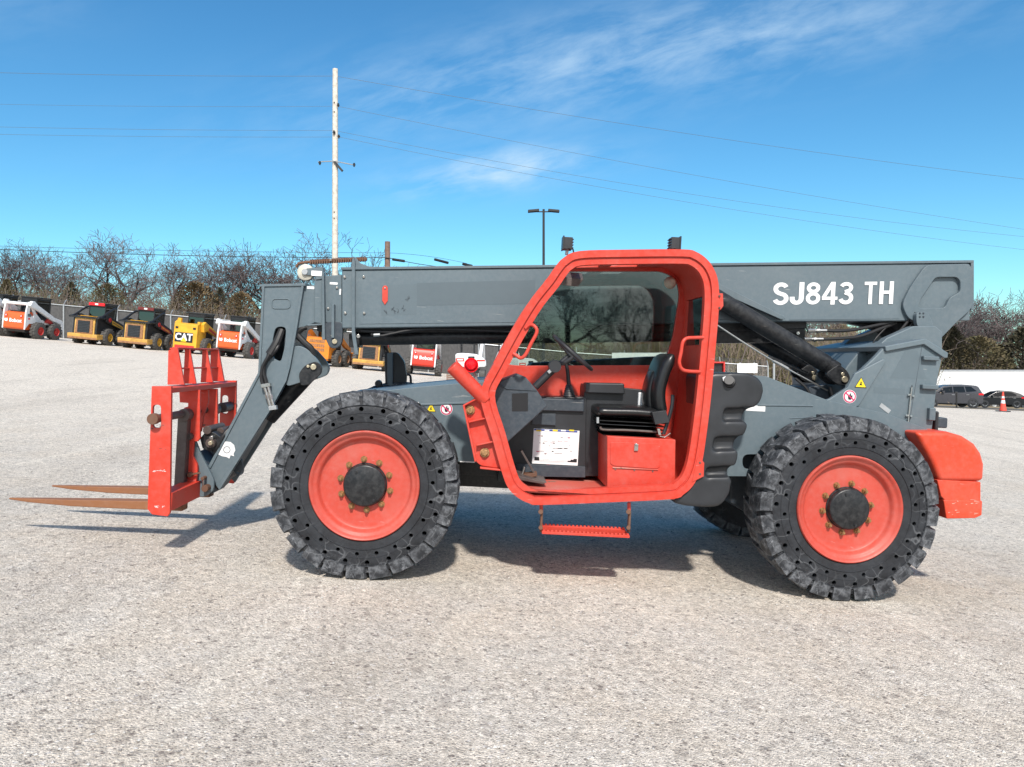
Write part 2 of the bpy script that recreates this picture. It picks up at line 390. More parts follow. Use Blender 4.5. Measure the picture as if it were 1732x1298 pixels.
# ------------------------------------------------------------------ mesh helpers
class MB:
    def __init__(s): s.v = []; s.f = []; s.m = []; s.names = []; s.holed = False
    def mi(s, mat):
        if mat not in s.names: s.names.append(mat)
        return s.names.index(mat)
    def add(s, vs, fs, mat):
        b = len(s.v); s.v += [tuple(x) for x in vs]
        k = s.mi(mat)
        for f in fs: s.f.append([b + i for i in f]); s.m.append(k)
        return s
    def box(s, x0, x1, y0, y1, z0, z1, mat):
        if x0 > x1: x0, x1 = x1, x0
        if y0 > y1: y0, y1 = y1, y0
        if z0 > z1: z0, z1 = z1, z0
        vs = [(x, y, z) for x in (x0, x1) for y in (y0, y1) for z in (z0, z1)]
        return s.add(vs, [(0, 1, 3, 2), (4, 6, 7, 5), (0, 4, 5, 1), (2, 3, 7, 6), (0, 2, 6, 4), (1, 5, 7, 3)], mat)
    def obox(s, c, ax, ay, az, mat):       # oriented box: centre and three half vectors
        c = Vector(c); ax = Vector(ax); ay = Vector(ay); az = Vector(az)
        vs = [c + ax * i + ay * j + az * k for i in (-1, 1) for j in (-1, 1) for k in (-1, 1)]
        return s.add(vs, [(0, 1, 3, 2), (4, 6, 7, 5), (0, 4, 5, 1), (2, 3, 7, 6), (0, 2, 6, 4), (1, 5, 7, 3)], mat)
    def prism(s, pts, a0, a1, mat, plane='xz', holes=()):
        # polygon in a plane, extruded along the third axis from a0 to a1
        def P(p, a):
            return {'xz': (p[0], a, p[1]), 'yz': (a, p[0], p[1]), 'xy': (p[0], p[1], a)}[plane]
        loops = [list(pts)] + [list(h) for h in holes]
        allp = [p for l in loops for p in l]
        n = len(allp)
        tris = tessellate_polygon([[Vector((p[0], p[1], 0)) for p in l] for l in loops]) if (holes) else None
        vs = [P(p, a0) for p in allp] + [P(p, a1) for p in allp]
        fs = []
        if tris is not None: s.holed = True
        if tris is None:
            fs.append(list(range(n))); fs.append([n + i for i in reversed(range(n))])
        else:
            for t in tris:
                fs.append(list(t)); fs.append([n + i for i in reversed(t)])
        o = 0
        for l in loops:
            q = len(l)
            for i in range(q):
                j = (i + 1) % q
                fs.append([o + i, o + j, n + o + j, n + o + i])
            o += q
        return s.add(vs, fs, mat)
    def cyl(s, p0, p1, r0, mat, r1=None, n=20, caps=True):
        p0 = Vector(p0); p1 = Vector(p1); d = (p1 - p0).normalized()
        a = d.orthogonal().normalized(); b = d.cross(a)
        if r1 is None: r1 = r0
        vs = [p0 + (a * math.cos(t) + b * math.sin(t)) * r0 for t in [2 * math.pi * i / n for i in range(n)]]
        vs += [p1 + (a * math.cos(t) + b * math.sin(t)) * r1 for t in [2 * math.pi * i / n for i in range(n)]]
        fs = [(i, (i + 1) % n, n + (i + 1) % n, n + i) for i in range(n)]
        if caps: fs += [tuple(reversed(range(n))), tuple(range(n, 2 * n))]
        return s.add(vs, fs, mat)
    def tube(s, pts, r, mat, n=10, smooth=0, closed=False, flat=1.0):
        P = [Vector(p) for p in pts]
        if smooth:
            if isinstance(r, (list, tuple)):
                k0 = smooth; r0 = list(r); r = [r0[min(i // k0, len(r0) - 1)] * (1 - (i % k0) / k0) + r0[min(i // k0 + 1, len(r0) - 1)] * ((i % k0) / k0) for i in range((len(P) - 1) * k0 + 1)]
            P = catmull(P, smooth, closed)
        m = len(P); rings = []
        up = None
        for i in range(m):
            if closed: d = P[(i + 1) % m] - P[i - 1]
            else: d = P[min(i + 1, m - 1)] - P[max(i - 1, 0)]
            d.normalize()
            if up is None: up = d.orthogonal().normalized()
            up = (up - d * up.dot(d)).normalized()
            b = d.cross(up)
            rr = r[i] if isinstance(r, (list, tuple)) else r
            rings.append([P[i] + (up * math.cos(t) + b * math.sin(t)) * rr for t in [2 * math.pi * k / n for k in range(n)]])
        vs = [v for rg in rings for v in rg]; fs = []
        for i in range(m if closed else m - 1):
            j = (i + 1) % m
            for k in range(n):
                fs.append((i * n + k, i * n + (k + 1) % n, j * n + (k + 1) % n, j * n + k))
        if not closed: fs += [tuple(reversed(range(n))), tuple(range((m - 1) * n, m * n))]
        return s.add(vs, fs, mat)
    def lathe(s, prof, mat, n=48, centre=(0, 0, 0), axis='y'):   # prof: (radius, along axis), closed ring profile when ends meet
        vs = []; m = len(prof)
        for i in range(n):
            t = 2 * math.pi * i / n; c, q = math.cos(t), math.sin(t)
            for r, a in prof:
                p = {'y': (r * c, a, r * q), 'z': (r * c, r * q, a), 'x': (a, r * c, r * q)}[axis]
                vs.append((p[0] + centre[0], p[1] + centre[1], p[2] + centre[2]))
        fs = []
        for i in range(n):
            j = (i + 1) % n
            for k in range(m - 1):
                fs.append((i * m + k, j * m + k, j * m + k + 1, i * m + k + 1))
        return s.add(vs, fs, mat)
    def mesh(s, name='mesh', fix=True, angle=35):
        me = bpy.data.meshes.new(name)
        me.from_pydata(s.v, [], s.f)
        for nme in s.names: me.materials.append(MATS[nme])
        me.polygons.foreach_set('material_index', s.m)
        if fix:
            bm = bmesh.new(); bm.from_mesh(me)
            bmesh.ops.recalc_face_normals(bm, faces=bm.faces)
            if s.holed: bmesh.ops.dissolve_limit(bm, angle_limit=R(.5), verts=[], edges=bm.edges, delimit={'MATERIAL'})
            bm.to_mesh(me); bm.free()
        me.polygons.foreach_set('use_smooth', [True] * len(me.polygons))
        me.set_sharp_from_angle(angle=R(angle))
        me.update()
        return me
    def build(s, name, parent=None, bevel=0.0, seg=2, angle=35, fix=True, loc=None):
        me = s.mesh(name, fix, angle)
        o = bpy.data.objects.new(name, me); col.objects.link(o)
        if parent is not None: o.parent = parent
        if loc is not None: o.location = loc
        if bevel:
            b = o.modifiers.new('bevel', 'BEVEL'); b.width = bevel; b.segments = seg
            b.limit_method = 'ANGLE'; b.angle_limit = R(30); b.harden_normals = True
            b.miter_outer = 'MITER_SHARP'
        return o
def split_part(o, margin=.02):       # one mesh of several separate pieces -> one part per piece
    me = o.data; bm = bmesh.new(); bm.from_mesh(me); bm.verts.ensure_lookup_table(); n = len(bm.verts)
    isl = [-1] * n; boxes = []
    for v in bm.verts:
        if isl[v.index] >= 0: continue
        k = len(boxes); stack = [v]; isl[v.index] = k; lo = Vector(v.co); hi = Vector(v.co)
        while stack:
            a = stack.pop()
            for i in range(3): lo[i] = min(lo[i], a.co[i]); hi[i] = max(hi[i], a.co[i])
            for e in a.link_edges:
                b = e.other_vert(a)
                if isl[b.index] < 0: isl[b.index] = k; stack.append(b)
        boxes.append((lo, hi))
    par = list(range(len(boxes)))
    def find(i):
        while par[i] != i: i = par[i]
        return i
    for i in range(len(boxes)):
        for j in range(i):
            if all(boxes[i][0][q] - margin < boxes[j][1][q] and boxes[j][0][q] - margin < boxes[i][1][q] for q in range(3)): par[find(i)] = find(j)
    groups = sorted({find(i) for i in range(len(boxes))}); bm.free(); out = [o]
    if len(groups) < 2: return out
    for gi, gidx in enumerate(groups):
        b2 = bmesh.new(); b2.from_mesh(me)
        bmesh.ops.delete(b2, geom=[v for v in b2.verts if find(isl[v.index]) != gidx], context='VERTS')
        m2 = bpy.data.meshes.new(me.name)
        for mt in me.materials: m2.materials.append(mt)
        b2.to_mesh(m2); b2.free()
        c = o.copy(); c.data = m2; col.objects.link(c); out.append(c)
    bpy.data.objects.remove(o); return out[1:]
def catmull(P, k, closed=False):
    P = [Vector(p) for p in P]; n = len(P); out = []
    rngs = n if closed else n - 1
    for i in range(rngs):
        if closed: a, b, c, d = P[i - 1], P[i], P[(i + 1) % n], P[(i + 2) % n]
        else: a, b, c, d = P[max(i - 1, 0)], P[i], P[i + 1], P[min(i + 2, n - 1)]
        for j in range(k):
            t = j / k
            out.append(0.5 * ((2 * b) + (c - a) * t + (2 * a - 5 * b + 4 * c - d) * t * t + (3 * b - a - 3 * c + d) * t ** 3))
    if not closed: out.append(P[-1])
    return out
def roundpoly(pts, r, seg=4):       # rounds the corners of a 2-D polygon
    out = []; n = len(pts)
    for i in range(n):
        p = Vector(pts[i][:2]); a = Vector(pts[i - 1][:2]) - p; b = Vector(pts[(i + 1) % n][:2]) - p
        rr = pts[i][2] if len(pts[i]) > 2 else r
        l = min(rr, a.length * 0.45, b.length * 0.45)
        p0 = p + a.normalized() * l; p1 = p + b.normalized() * l
        for j in range(seg + 1):
            t = j / seg
            q = p0 * (1 - t) ** 2 + p * 2 * t * (1 - t) + p1 * t * t
            out.append((q.x, q.y))
    return out
def offset_in(pts, d):             # inward offset of a closed polygon
    n = len(pts); P = [Vector(p[:2]) for p in pts]
    area = sum(P[i].x * P[(i + 1) % n].y - P[(i + 1) % n].x * P[i].y for i in range(n))
    sg = 1 if area > 0 else -1
    out = []
    for i in range(n):
        e0 = (P[i] - P[i - 1]).normalized(); e1 = (P[(i + 1) % n] - P[i]).normalized()
        n0 = Vector((-e0.y, e0.x)) * sg; n1 = Vector((-e1.y, e1.x)) * sg
        m = (n0 + n1); m.normalize(); c = max(0.4, m.dot(n0))
        q = P[i] + m * (d / c); out.append((q.x, q.y))
    return out
def empty(name, loc=(0, 0, 0), rz=0.0):
    o = bpy.data.objects.new(name, None); col.objects.link(o)
    o.location = loc; o.rotation_euler = (0, 0, rz); o.empty_display_size = 0.3
    return o
def tag(o, label=None, cat=None, group=None, kind=None):
    if label: o['label'] = label
    if cat: o['category'] = cat
    if group: o['group'] = group
    if kind: o['kind'] = kind
    return o
def copy_tree(o, parent=None):
    c = o.copy(); col.objects.link(c)
    if parent is not None: c.parent = parent
    for ch in list(o.children): copy_tree(ch, c)
    return c
def sm(t): t = max(0.0, min(1.0, t)); return t * t * (3 - 2 * t)

def gh(x, y):                      # height of the gravel yard
    x = max(-70.0, min(90.0, x))
    near = 0.023 - 0.0557 * x
    far = 0.37 - 0.093 * x if x < 5 else -0.095 - 0.04 * (x - 5)
    far -= max(0.0, min(y, 110) - 35) * 0.035 * sm((x - 5) / 15)
    t = sm((y - 8) / 30)
    return near * (1 - t) + far * t
def at(px, D, py=None):            # world point on the ground (or at pixel height) D metres in front
    x = (px - CXP) / FPX * D
    z = gh(x, D) if py is None else CAMZ + (HORZ - py) / FPX * D
    return Vector((x, D, z))
# ------------------------------------------------------------------ ground
def axis_vals(parts):
    out = []
    for a, b, s in parts:
        v = a
        while v < b - 1e-6: out.append(v); v += s
    out.append(parts[-1][1]); return out
xs = axis_vals([(-600, -100, 50), (-100, -40, 10), (-40, 40, 2), (40, 100, 10), (100, 600, 50)])
ys = axis_vals([(-400, -40, 60), (-40, 6, 4), (6, 46, 1), (46, 120, 6), (120, 900, 60)])
g = MB()
vs = [(x, y, gh(x, y)) for y in ys for x in xs]
nx = len(xs)
fs = [(j * nx + i, j * nx + i + 1, (j + 1) * nx + i + 1, (j + 1) * nx + i) for j in range(len(ys) - 1) for i in range(nx - 1)]
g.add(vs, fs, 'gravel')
tag(g.build('ground', fix=False), kind='structure')

def drape(name, pts, mat, lift, n=24):  # strip between two long edges
    m = MB(); vs = []; k = len(pts[0])
    A, B = pts
    for t in range(n + 1):
        f = t / n
        for e in (A, B):
            x = e[0][0] + (e[1][0] - e[0][0]) * f; y = e[0][1] + (e[1][1] - e[0][1]) * f
            vs.append((x, y, gh(x, y) + lift))
    m.add(vs, [(2 * i, 2 * i + 2, 2 * i + 3, 2 * i + 1) for i in range(n)], mat)
    return tag(m.build(name, fix=False), kind='structure')
drape('verge', (((14, 49), (110, 49)), ((14, 54), (110, 54))), 'dry_grass', 0.02)
drape('road', (((14, 54), (110, 54)), ((14, 76), (110, 76))), 'asphalt', 0.025)
drape('meadow', (((14, 76), (400, 76)), ((14, 700), (400, 700))), 'dry_grass', 0.02)
drape('woodland_floor', (((-500, 46.5), (14, 46.5)), ((-500, 700), (14, 700))), 'dry_grass', 0.02, 60)

# loose stones lying on the gravel
rnd = random.Random(3)
s = MB(); plain('stone_pale', (0.50, 0.48, 0.45), 0.9, var=0.25, scale=40); plain('stone_dark', (0.20, 0.185, 0.175), 0.9, var=0.3, scale=40)
for i in range(9000):
    D = 2.7 + 8.5 * rnd.random() ** 1.6
    x = (rnd.random() - 0.5) * 1.5 * D; r = 0.003 + 0.0075 * rnd.random() ** 3
    z = gh(x, D) + r * 0.25
    a = rnd.random() * 6.28; fl = 0.45 + 0.4 * rnd.random(); st = 0.6 + 0.5 * rnd.random()
    vs = []
    for ux, uy, uz in ((1, 0, 0), (-1, 0, 0), (0, 1, 0), (0, -1, 0), (0, 0, 1), (0, 0, -1)):
        k = r * (0.75 + 0.5 * rnd.random()); px, py = ux * k, uy * k * st
        vs.append((x + px * math.cos(a) - py * math.sin(a) + (rnd.random() - .5) * r * .5, D + px * math.sin(a) + py * math.cos(a), z + uz * k * fl))
    s.add(vs, [(0, 2, 4), (2, 1, 4), (1, 3, 4), (3, 0, 4), (2, 0, 5), (1, 2, 5), (3, 1, 5), (0, 3, 5)], 'stone_dark' if rnd.random() < 0.28 else 'stone_pale')
tag(s.build('loose_gravel', fix=False, angle=10), 'small loose pale and dark stones lying on the yard', 'gravel', kind='stuff')

# ------------------------------------------------------------------ fence
def fence(x0, x1, y, mat, label, h=1.95, step=3.05, arms=True):
    root = empty('chain_link_fence', (x0, y, gh(x0, y)))
    tag(root, label, 'fence', 'lengths of fence behind the yard')
    bx, bz = x0, gh(x0, y)
    def L(x, dy, z): return (x - bx, dy, z - bz)
    n = max(1, round((x1 - x0) / step)); X = [x0 + (x1 - x0) * i / n for i in range(n + 1)]
    p = MB()
    for a, b in zip(X[:-1], X[1:]):
        p.add([L(a, 0, gh(a, y) + .03), L(b, 0, gh(b, y) + .03), L(b, 0, gh(b, y) + h), L(a, 0, gh(a, y) + h)], [(0, 1, 2, 3)], mat)
        if mat == 'slatted_link':
            p.add([L(a, .04, gh(a, y) + .03), L(b, .04, gh(b, y) + .03), L(b, .04, gh(b, y) + h), L(a, .04, gh(a, y) + h)], [(0, 1, 2, 3)], mat)
    p.build('mesh_panel', root, fix=False)
    r = MB(); r.tube([L(x, -.03, gh(x, y) + h + .02) for x in X], 0.034, 'galvanised', 8); r.build('top_rail', root)
    for x in X:
        q = MB(); z = gh(x, y)
        q.cyl(L(x, -.06, z - .2), L(x, -.06, z + h + .06), 0.045, 'galvanised', n=8)
        if arms: q.tube([L(x, -.06, z + h + .06), L(x + .02, .1, z + h + .28), L(x + .03, .22, z + h + .36)], 0.022, 'galvanised', 6)
        q.build('post', root)
    b = MB()
    for k in range(3):
        b.tube([L(x, -.02 + .09 * k, z_ + h + .16 + .08 * k) for x in X for z_ in (gh(x, y),)], 0.008, 'wire_aluminium', 4)
    b.build('barbed_wire', root)
    return root
fence(-46, -14, 46, 'slatted_link', 'grey slatted chain link fence behind the far left row of loaders')
fence(-14, 1.0, 46, 'slatted_link', 'grey slatted fence behind the loaders seen below the long boom')
fence(1.0, 15.3, 46, 'open_link', 'open chain link fence seen through the cab and below the black cylinder')

# ------------------------------------------------------------------ utility poles, wires
def pole(name, px, D, ptop, r, mat, label, base_r=None):
    b = at(px, D); top = at(px, D, ptop)
    root = empty(name, b); tag(root, label, 'pole')
    m = MB(); m.cyl((0, 0, -.3), (0.02, 0, top.z - b.z), (base_r or r * 1.25), mat, r, n=12); m.build('shaft', root)
    return root, b, top
root, b, top = pole('utility_pole', 566.5, 50, 117, 0.17, 'pole_wood', 'tall pale wooden utility pole with a thin metal crossarm')
zc = at(566, 50, 275).z - b.z
m = MB(); m.tube([(-1.05, -.2, zc - .02), (0, -.22, zc + .03), (1.28, -.2, zc - .22)], 0.035, 'galvanised', 6); m.build('crossarm', root)
m = MB(); m.obox((0.28, -.2, zc - .32), (0.26, 0, -0.30), (0, .06, 0), (0.05, 0, 0.05), 'wire_black'); m.build('brace', root)
for px, py in ((565, 224), (573, 231), (572, 178), (541, 276), (599, 279)):
    q = at(px, 49.75, py); m = MB(); m.lathe([(0.0, .12), (.07, .1), (.05, .04), (.09, .02), (.09, -.03), (.05, -.05), (.06, -.12), (0, -.14)], 'wire_black', 10, (q.x - b.x, q.y - b.y, q.z - b.z), 'z'); m.build('insulator', root)
m = MB()
for z in (2.0, 4.1, 9.3, 9.7, 16.2, 16.8): m.cyl((0, -.19, z), (0, -.23, z), 0.04, 'wire_black', n=8)
split_part(m.build('bolt_head', root), .0)
root2, b2, top2 = pole('utility_pole', 655, 56, 409, 0.19, 'brown_wood', 'short brown wooden pole standing behind the grey boom')
m = MB(); m.cyl((-.2, -.22, top2.z - b2.z - 1.2), (.3, -.22, top2.z - b2.z - 1.25), 0.03, 'wire_black', n=6); m.build('wire_bracket', root2)

def wire(a, bb, sag, label, r=0.017, mat='wire_aluminium'):
    A = at(*a); B = at(*bb); m = MB(); pts = []
    o = A.copy()
    for i in range(25):
        t = i / 24; p = A.lerp(B, t); p.z -= sag * 4 * t * (1 - t); pts.append(p - o)
    m.tube(pts, r * .72, mat, 4)
    x = m.build('power_line', loc=o); tag(x, label, 'power line', 'overhead lines'); return x
wire((-160, 47, 119), (566, 50, 129), .12, 'topmost overhead wire running from the tall pole towards the left')
wire((-160, 47, 173), (571, 50, 180), .12, 'thin wire meeting the tall pole above its insulator', .012)
wire((-160, 47, 211), (565, 50, 221), .1, 'upper of two close wires meeting the tall pole above the crossarm', .014)
wire((-160, 47, 224), (573, 50, 232), .1, 'lower of two close wires meeting the tall pole above the crossarm', .014)
wire((567, 50, 129), (1900, 64, 322), .5, 'topmost wire falling from the tall pole across the sky above the cab')
wire((571, 50, 180), (1900, 64, 412), .5, 'second wire from the top crossing the sky above the boom', .015)
wire((565, 50, 221), (1900, 64, 415), .9, 'third wire from the top crossing the sky above the boom', .015)
wire((573, 50, 232), (1900, 64, 440), .8, 'fourth wire from the top crossing the sky just above the boom', .015)
wire((-160, 54, 411), (655, 56, 428), .15, 'upper dark cable strung low in front of the bare trees', .022, 'wire_black')
wire((-160, 54, 414), (655, 56, 436), .25, 'lower thick dark cable strung low in front of the bare trees', .04, 'wire_black')
x = wire((655, 56, 436), (830, 60, 456), .25, 'dark cable with thick splice cases beside the short brown pole', .04, 'wire_black')
m = MB()
A = at(655, 56, 436); 
for px0, py0, px1, py1 in ((664, 439, 684, 442), (735, 439, 758, 445), (783, 447, 798, 450)):
    p, q = at(px0, 57, py0) - A, at(px1, 57.6, py1) - A
    m.cyl(p, q, 0.10, 'wire_black', n=8)
split_part(m.build('splice_case', x))
wire((655, 56, 428), (790, 59, 446), -.15, 'thin looped cable leaving the short brown pole on its right side', .02, 'wire_black')

# parking lot light
b = at(919.5, 47); tz = at(919.5, 47, 357).z - b.z
lp = empty('light_pole', b); tag(lp, 'dark lot light on a slim pole rising behind the orange cab', 'light pole')
m = MB(); m.cyl((0, 0, -.2), (0, 0, tz + .1), 0.10, 'wire_black', 0.07, n=10); m.build('shaft', lp)
m = MB(); m.cyl((-.75, 0, tz - .05), (.75, 0, tz - .05), 0.04, 'wire_black', n=8); m.build('arm', lp)
for sx in (-1, 1):
    m = MB(); m.obox((sx * .62, 0, tz), (.34, 0, -.03 * sx), (0, .2, 0), (0, 0, .07), 'wire_black'); m.build('lamp_head', lp, .02)

# ------------------------------------------------------------------ bare trees
def tree_mesh(seed, H=8.0, spread=1.0, dense=1.0):
    r = random.Random(seed); T = MB(); W = MB()
    def seg(mb, a, b, ra, rb, n, mat):
        d = (b - a)
        if d.length < 1e-5: return
        d.normalize(); u = d.orthogonal().normalized(); v = d.cross(u)
        vs = []
        for p, rr in ((a, ra), (b, rb)):
            for k in range(n):
                t = 2 * math.pi * k / n; vs.append(p + (u * math.cos(t) + v * math.sin(t)) * rr)
        mb.add(vs, [(k, (k + 1) % n, n + (k + 1) % n, n + k) for k in range(n)], mat)
    def grow(p, d, L, rad, lev):
        nseg = 3 if lev < 4 else 2
        mb = T if lev == 0 else W
        nn = (7, 6, 5, 4, 3, 3, 3)[min(lev, 6)]
        kids = []
        for i in range(nseg):
            kx = 0.30 if lev > 0 else 0.10
            d = (d + Vector((r.uniform(-kx, kx), r.uniform(-kx, kx), r.uniform(-kx * .5, kx * .6)))).normalized()
            q = p + d * (L / nseg); r2 = max(rad * 0.88, .0085)
            seg(mb, p, q, rad, r2, nn, 'bark' if lev < 3 else 'twig')
            p = q; rad = r2
            if lev > 0 or i > 0: kids.append((p.copy(), rad))
        if lev >= 6: return
        nk = [4, 4, 4, 3, 3, 3][lev]
        for j in range(nk):
            if lev > 1 and r.random() > .93 * dense: continue
            bp, br = kids[-1] if j < 2 else r.choice(kids)
            az = r.uniform(0, 6.28); tilt = R(r.uniform(18, 58)) * (1.1 if lev == 0 else 1)
            u = d.orthogonal().normalized(); v = d.cross(u)
            nd = (d * math.cos(tilt) + (u * math.cos(az) + v * math.sin(az)) * math.sin(tilt) * spread)
            nd.z += 0.10; nd.normalize()
            grow(bp, nd, L * r.uniform(.58, .86), br * r.uniform(.5, .72), lev + 1)
    grow(Vector((0, 0, -.2)), Vector((r.uniform(-.08, .08), 0, 1)), H * .27, H * .026, 0)
    zmax = max(v[2] for v in W.v); k = H / zmax
    for mb in (T, W): mb.v = [(x * k, y * k, z * k) for x, y, z in mb.v]
    return T.mesh('trunk', False, 60), W.mesh('crown', False, 60)
TREES = [tree_mesh(s, 8.0, sp, 1.0) for s, sp in ((11, 1.15), (12, 1.0), (25, 1.25), (14, .9), (38, 1.1))]
tno = [0]
def tree(px, D, htop, var, label, dup=0):
    b = at(px, D); h = (at(px, D, htop - 6).z - b.z)
    t = empty('bare_tree', b, tno[0] * 1.9); tno[0] += 1
    k = h / 8.0; t.scale = (k * 1.2, k * 1.2, k)
    tag(t, label, 'tree', 'bare trees beyond the fence')
    for me, nme in zip(TREES[var], ('trunk', 'crown')):
        o = bpy.data.objects.new(nme, me); col.objects.link(o); o.parent = t
DESC = ['broad bare tree with low forking limbs', 'upright bare tree with a fine twiggy crown', 'wide spreading bare oak with crooked limbs', 'slim bare tree leaning slightly', 'round topped bare tree with dense twigs']
big = [(-12, 57, 425, 0, 'at the left edge of the woods'), (30, 55, 408, 2, 'above the leftmost white loaders'), (82, 60, 424, 1, 'above the first orange and white loader'), (122, 60, 428, 4, 'above the gap before the first gold loader'),
       (188, 53, 392, 2, 'tallest of those above the two gold loaders'), (232, 66, 448, 1, 'low above the gap between gold loaders'),
       (283, 56, 418, 0, 'above the second gold loader'), (318, 62, 432, 3, 'left of the yellow loader'), (352, 66, 450, 4, 'low down behind the yellow loader'),
       (403, 56, 410, 2, 'above the orange loader beside the boom'), (452, 60, 420, 1, 'directly above the bent boom neck'), (500, 64, 438, 0, 'behind the cream boom roller'), (545, 60, 424, 3, 'left of the tall utility pole'), (592, 58, 408, 4, 'directly behind the tall utility pole')]
for px, D, top_, v, wh in big: tree(px, D, top_, v, DESC[v] + ', ' + wh)
k = 0
for px in (660, 735, 800, 880, 960, 1035, 1110, 1190, 1265, 1345, 1425):
    tree(px, 60 + (k * 7) % 11, 478 + (k * 13) % 20, k % 5, ['low bare tree hidden mostly behind the grey boom', 'low bare tree seen in part through the cab window', 'low bare tree seen below the boom and black cylinder'][0 if px < 900 else 1 if px < 1180 else 2]
         + ', ' + ['first', 'second', 'third', 'fourth', 'first', 'second', 'third', 'first', 'second', 'third', 'fourth'][k] + ' from the left there'); k += 1
right = [(1490, 88, 505, 0, 'behind the rear tower of the grey machine'), (1560, 84, 500, 3, 'just left of the boom rear end'), (1618, 90, 500, 2, 'with leaning limbs right beside the boom rear end'), (1652, 96, 506, 1, 'above the dark grey car'), (1688, 88, 490, 2, 'above the black hatchback'), (1722, 92, 488, 4, 'above the traffic cone'), (1765, 90, 497, 0, 'at the right edge of the woods'), (1640, 104, 512, 4, 'farthest back above the white trailer')]
for px, D, top_, v, wh in right: tree(px, D + 9, top_, v, DESC[v] + ', ' + wh)

# ------------------------------------------------------------------ cedars
def cedar_mesh(seed, mat, H=4.0, W=1.3, n=3800, full=0):
    r = random.Random(seed); m = MB(); t = MB()
    t.cyl((0, 0, -.2), (0, 0, H * .85), .09, 'bark', .02, n=6)
    lobes = [(r.uniform(0, 6.28), r.uniform(.1, .9), r.uniform(.55, 1.15)) for _ in range(16)]
    for i in range(n):
        h = r.random() ** .8
        w = W * (1 - h) ** (.75 if not full else .45) * (.25 + .75 * min(1, h * 6 + .3))
        a = r.uniform(0, 6.28)
        f = 1.0
        for la, lh, lw in lobes:
            dd = abs((a - la + math.pi) % 6.283 - math.pi) / .6 + abs(h - lh) / .13
            if dd < 1: f = f * (1 - (1 - dd) * (1 - lw))
        rad = w * f * (r.random() ** .6 * 1.35); x, y, z = rad * math.cos(a), rad * math.sin(a), h * H + .15 + r.uniform(-.1, .1) - rad * .05
        s_ = r.uniform(.05, .13); d = Vector((math.cos(a) * .7 + r.uniform(-.5, .5), math.sin(a) * .7 + r.uniform(-.5, .5), r.uniform(.1, 1))).normalized()
        u = d.orthogonal().normalized(); c = Vector((x, y, z))
        m.add([c - u * s_ * .35, c + u * s_ * .35, c + d * s_ * 1.6], [(0, 1, 2)], mat)
    return t.mesh('trunk', False, 60), m.mesh('crown', False, 60)
CED = [cedar_mesh(1, 'cedar_leaf'), cedar_mesh(2, 'cedar_rust', W=1.6, full=1), cedar_mesh(3, 'cedar_dark', W=1.5), cedar_mesh(4, 'cedar_leaf', W=1.9, full=1)]
def cedar(px, D, ptop, v, wide, label):
    b = at(px, D); k = (at(px, D, ptop).z - b.z) / 4.0
    t = empty('cedar_tree', b, px); t.scale = (k * wide, k * wide, k); tag(t, label, 'tree', 'cedars along the fence')
    for me, nme in zip(CED[v], ('trunk', 'crown')):
        o = bpy.data.objects.new(nme, me); col.objects.link(o); o.parent = t
for a in [(12, 50, 478, 0, 1.1, 'dull green cedar above the leftmost loaders at the woods edge'), (120, 50, 482, 2, .9, 'dark cedar between the white loader and the first gold loader'),
          (182, 51, 486, 3, 1.0, 'broad olive cedar under the tallest bare tree'),
          (332, 51, 484, 1, 1.25, 'rust brown conical cedar above the yellow loader'), (372, 52, 492, 2, .8, 'dark narrow cedar left of the orange loader by the boom'), (408, 52, 500, 1, 1.0, 'low reddish cedar above the orange loader by the boom'), (470, 52, 510, 3, 1.0, 'low olive cedar behind the bent boom neck'),
          (1612, 88, 560, 2, 1.2, 'tall dark cedar right beside the rear tower'), (1600, 90, 553, 0, 1.1, 'brown green cedar behind the rear tower'), (1654, 88, 576, 3, 1.15, 'olive gold cedar above the grey car behind the trailer'), (1692, 89, 590, 0, 1.2, 'low green cedar above the black hatchback'), (1730, 87, 562, 2, 1.5, 'large dark cedar at the right edge behind the trailer'),
          (1228, 60, 575, 3, 1.4, 'wide olive cedar seen between cab and black lift cylinder'), (1420, 62, 556, 1, 1.3, 'brownish cedar seen under the boom left of the rear tower')]: cedar(*a)

# ------------------------------------------------------------------ brush
def brush(name, x0, x1, y0, y1, hfun, n, mats, label, seed, w=0.02):
    r = random.Random(seed); m = MB()
    for i in range(n):
        x = r.uniform(x0, x1); y = r.uniform(y0, y1); h = hfun(x) * (0.35 + .65 * r.random()); z = gh(x, y)
        mat = r.choice(mats)
        lean = Vector((r.uniform(-.35, .35), r.uniform(-.3, .3), 1)).normalized()
        p = Vector((x, y, z)); ww = w * r.uniform(.6, 1.6)
        q = p + lean * h * .6; l2 = (lean + Vector((r.uniform(-.5, .5), r.uniform(-.4, .4), 0))).normalized(); t = q + l2 * h * .4
        m.add([p - Vector((ww, 0, 0)), p + Vector((ww, 0, 0)), q + Vector((ww * .6, 0, 0)), q - Vector((ww * .6, 0, 0)), t], [(0, 1, 2, 3), (3, 2, 4)], mat)
        for _ in range(3):
            a = p.lerp(q, r.uniform(.35, 1)); d = Vector((r.uniform(-1, 1), r.uniform(-.5, .5), r.uniform(.2, 1))).normalized() * h * r.uniform(.12, .3)
            m.add([a - Vector((0, 0, ww * .7)), a + Vector((0, 0, ww * .7)), a + d], [(0, 1, 2)], mat)
        if r.random() < .5:
            for _ in range(6):
                a = q + Vector((r.uniform(-.5, .5), r.uniform(-.3, .3), r.uniform(-h * .5, h * .3))); e = r.uniform(.04, .12)
                m.add([a, a + Vector((e, 0, r.uniform(-e, e))), a + Vector((r.uniform(-e, e), 0, e))], [(0, 1, 2)], mat)
    tag(m.build(name, fix=False), label, 'brush', kind='stuff')
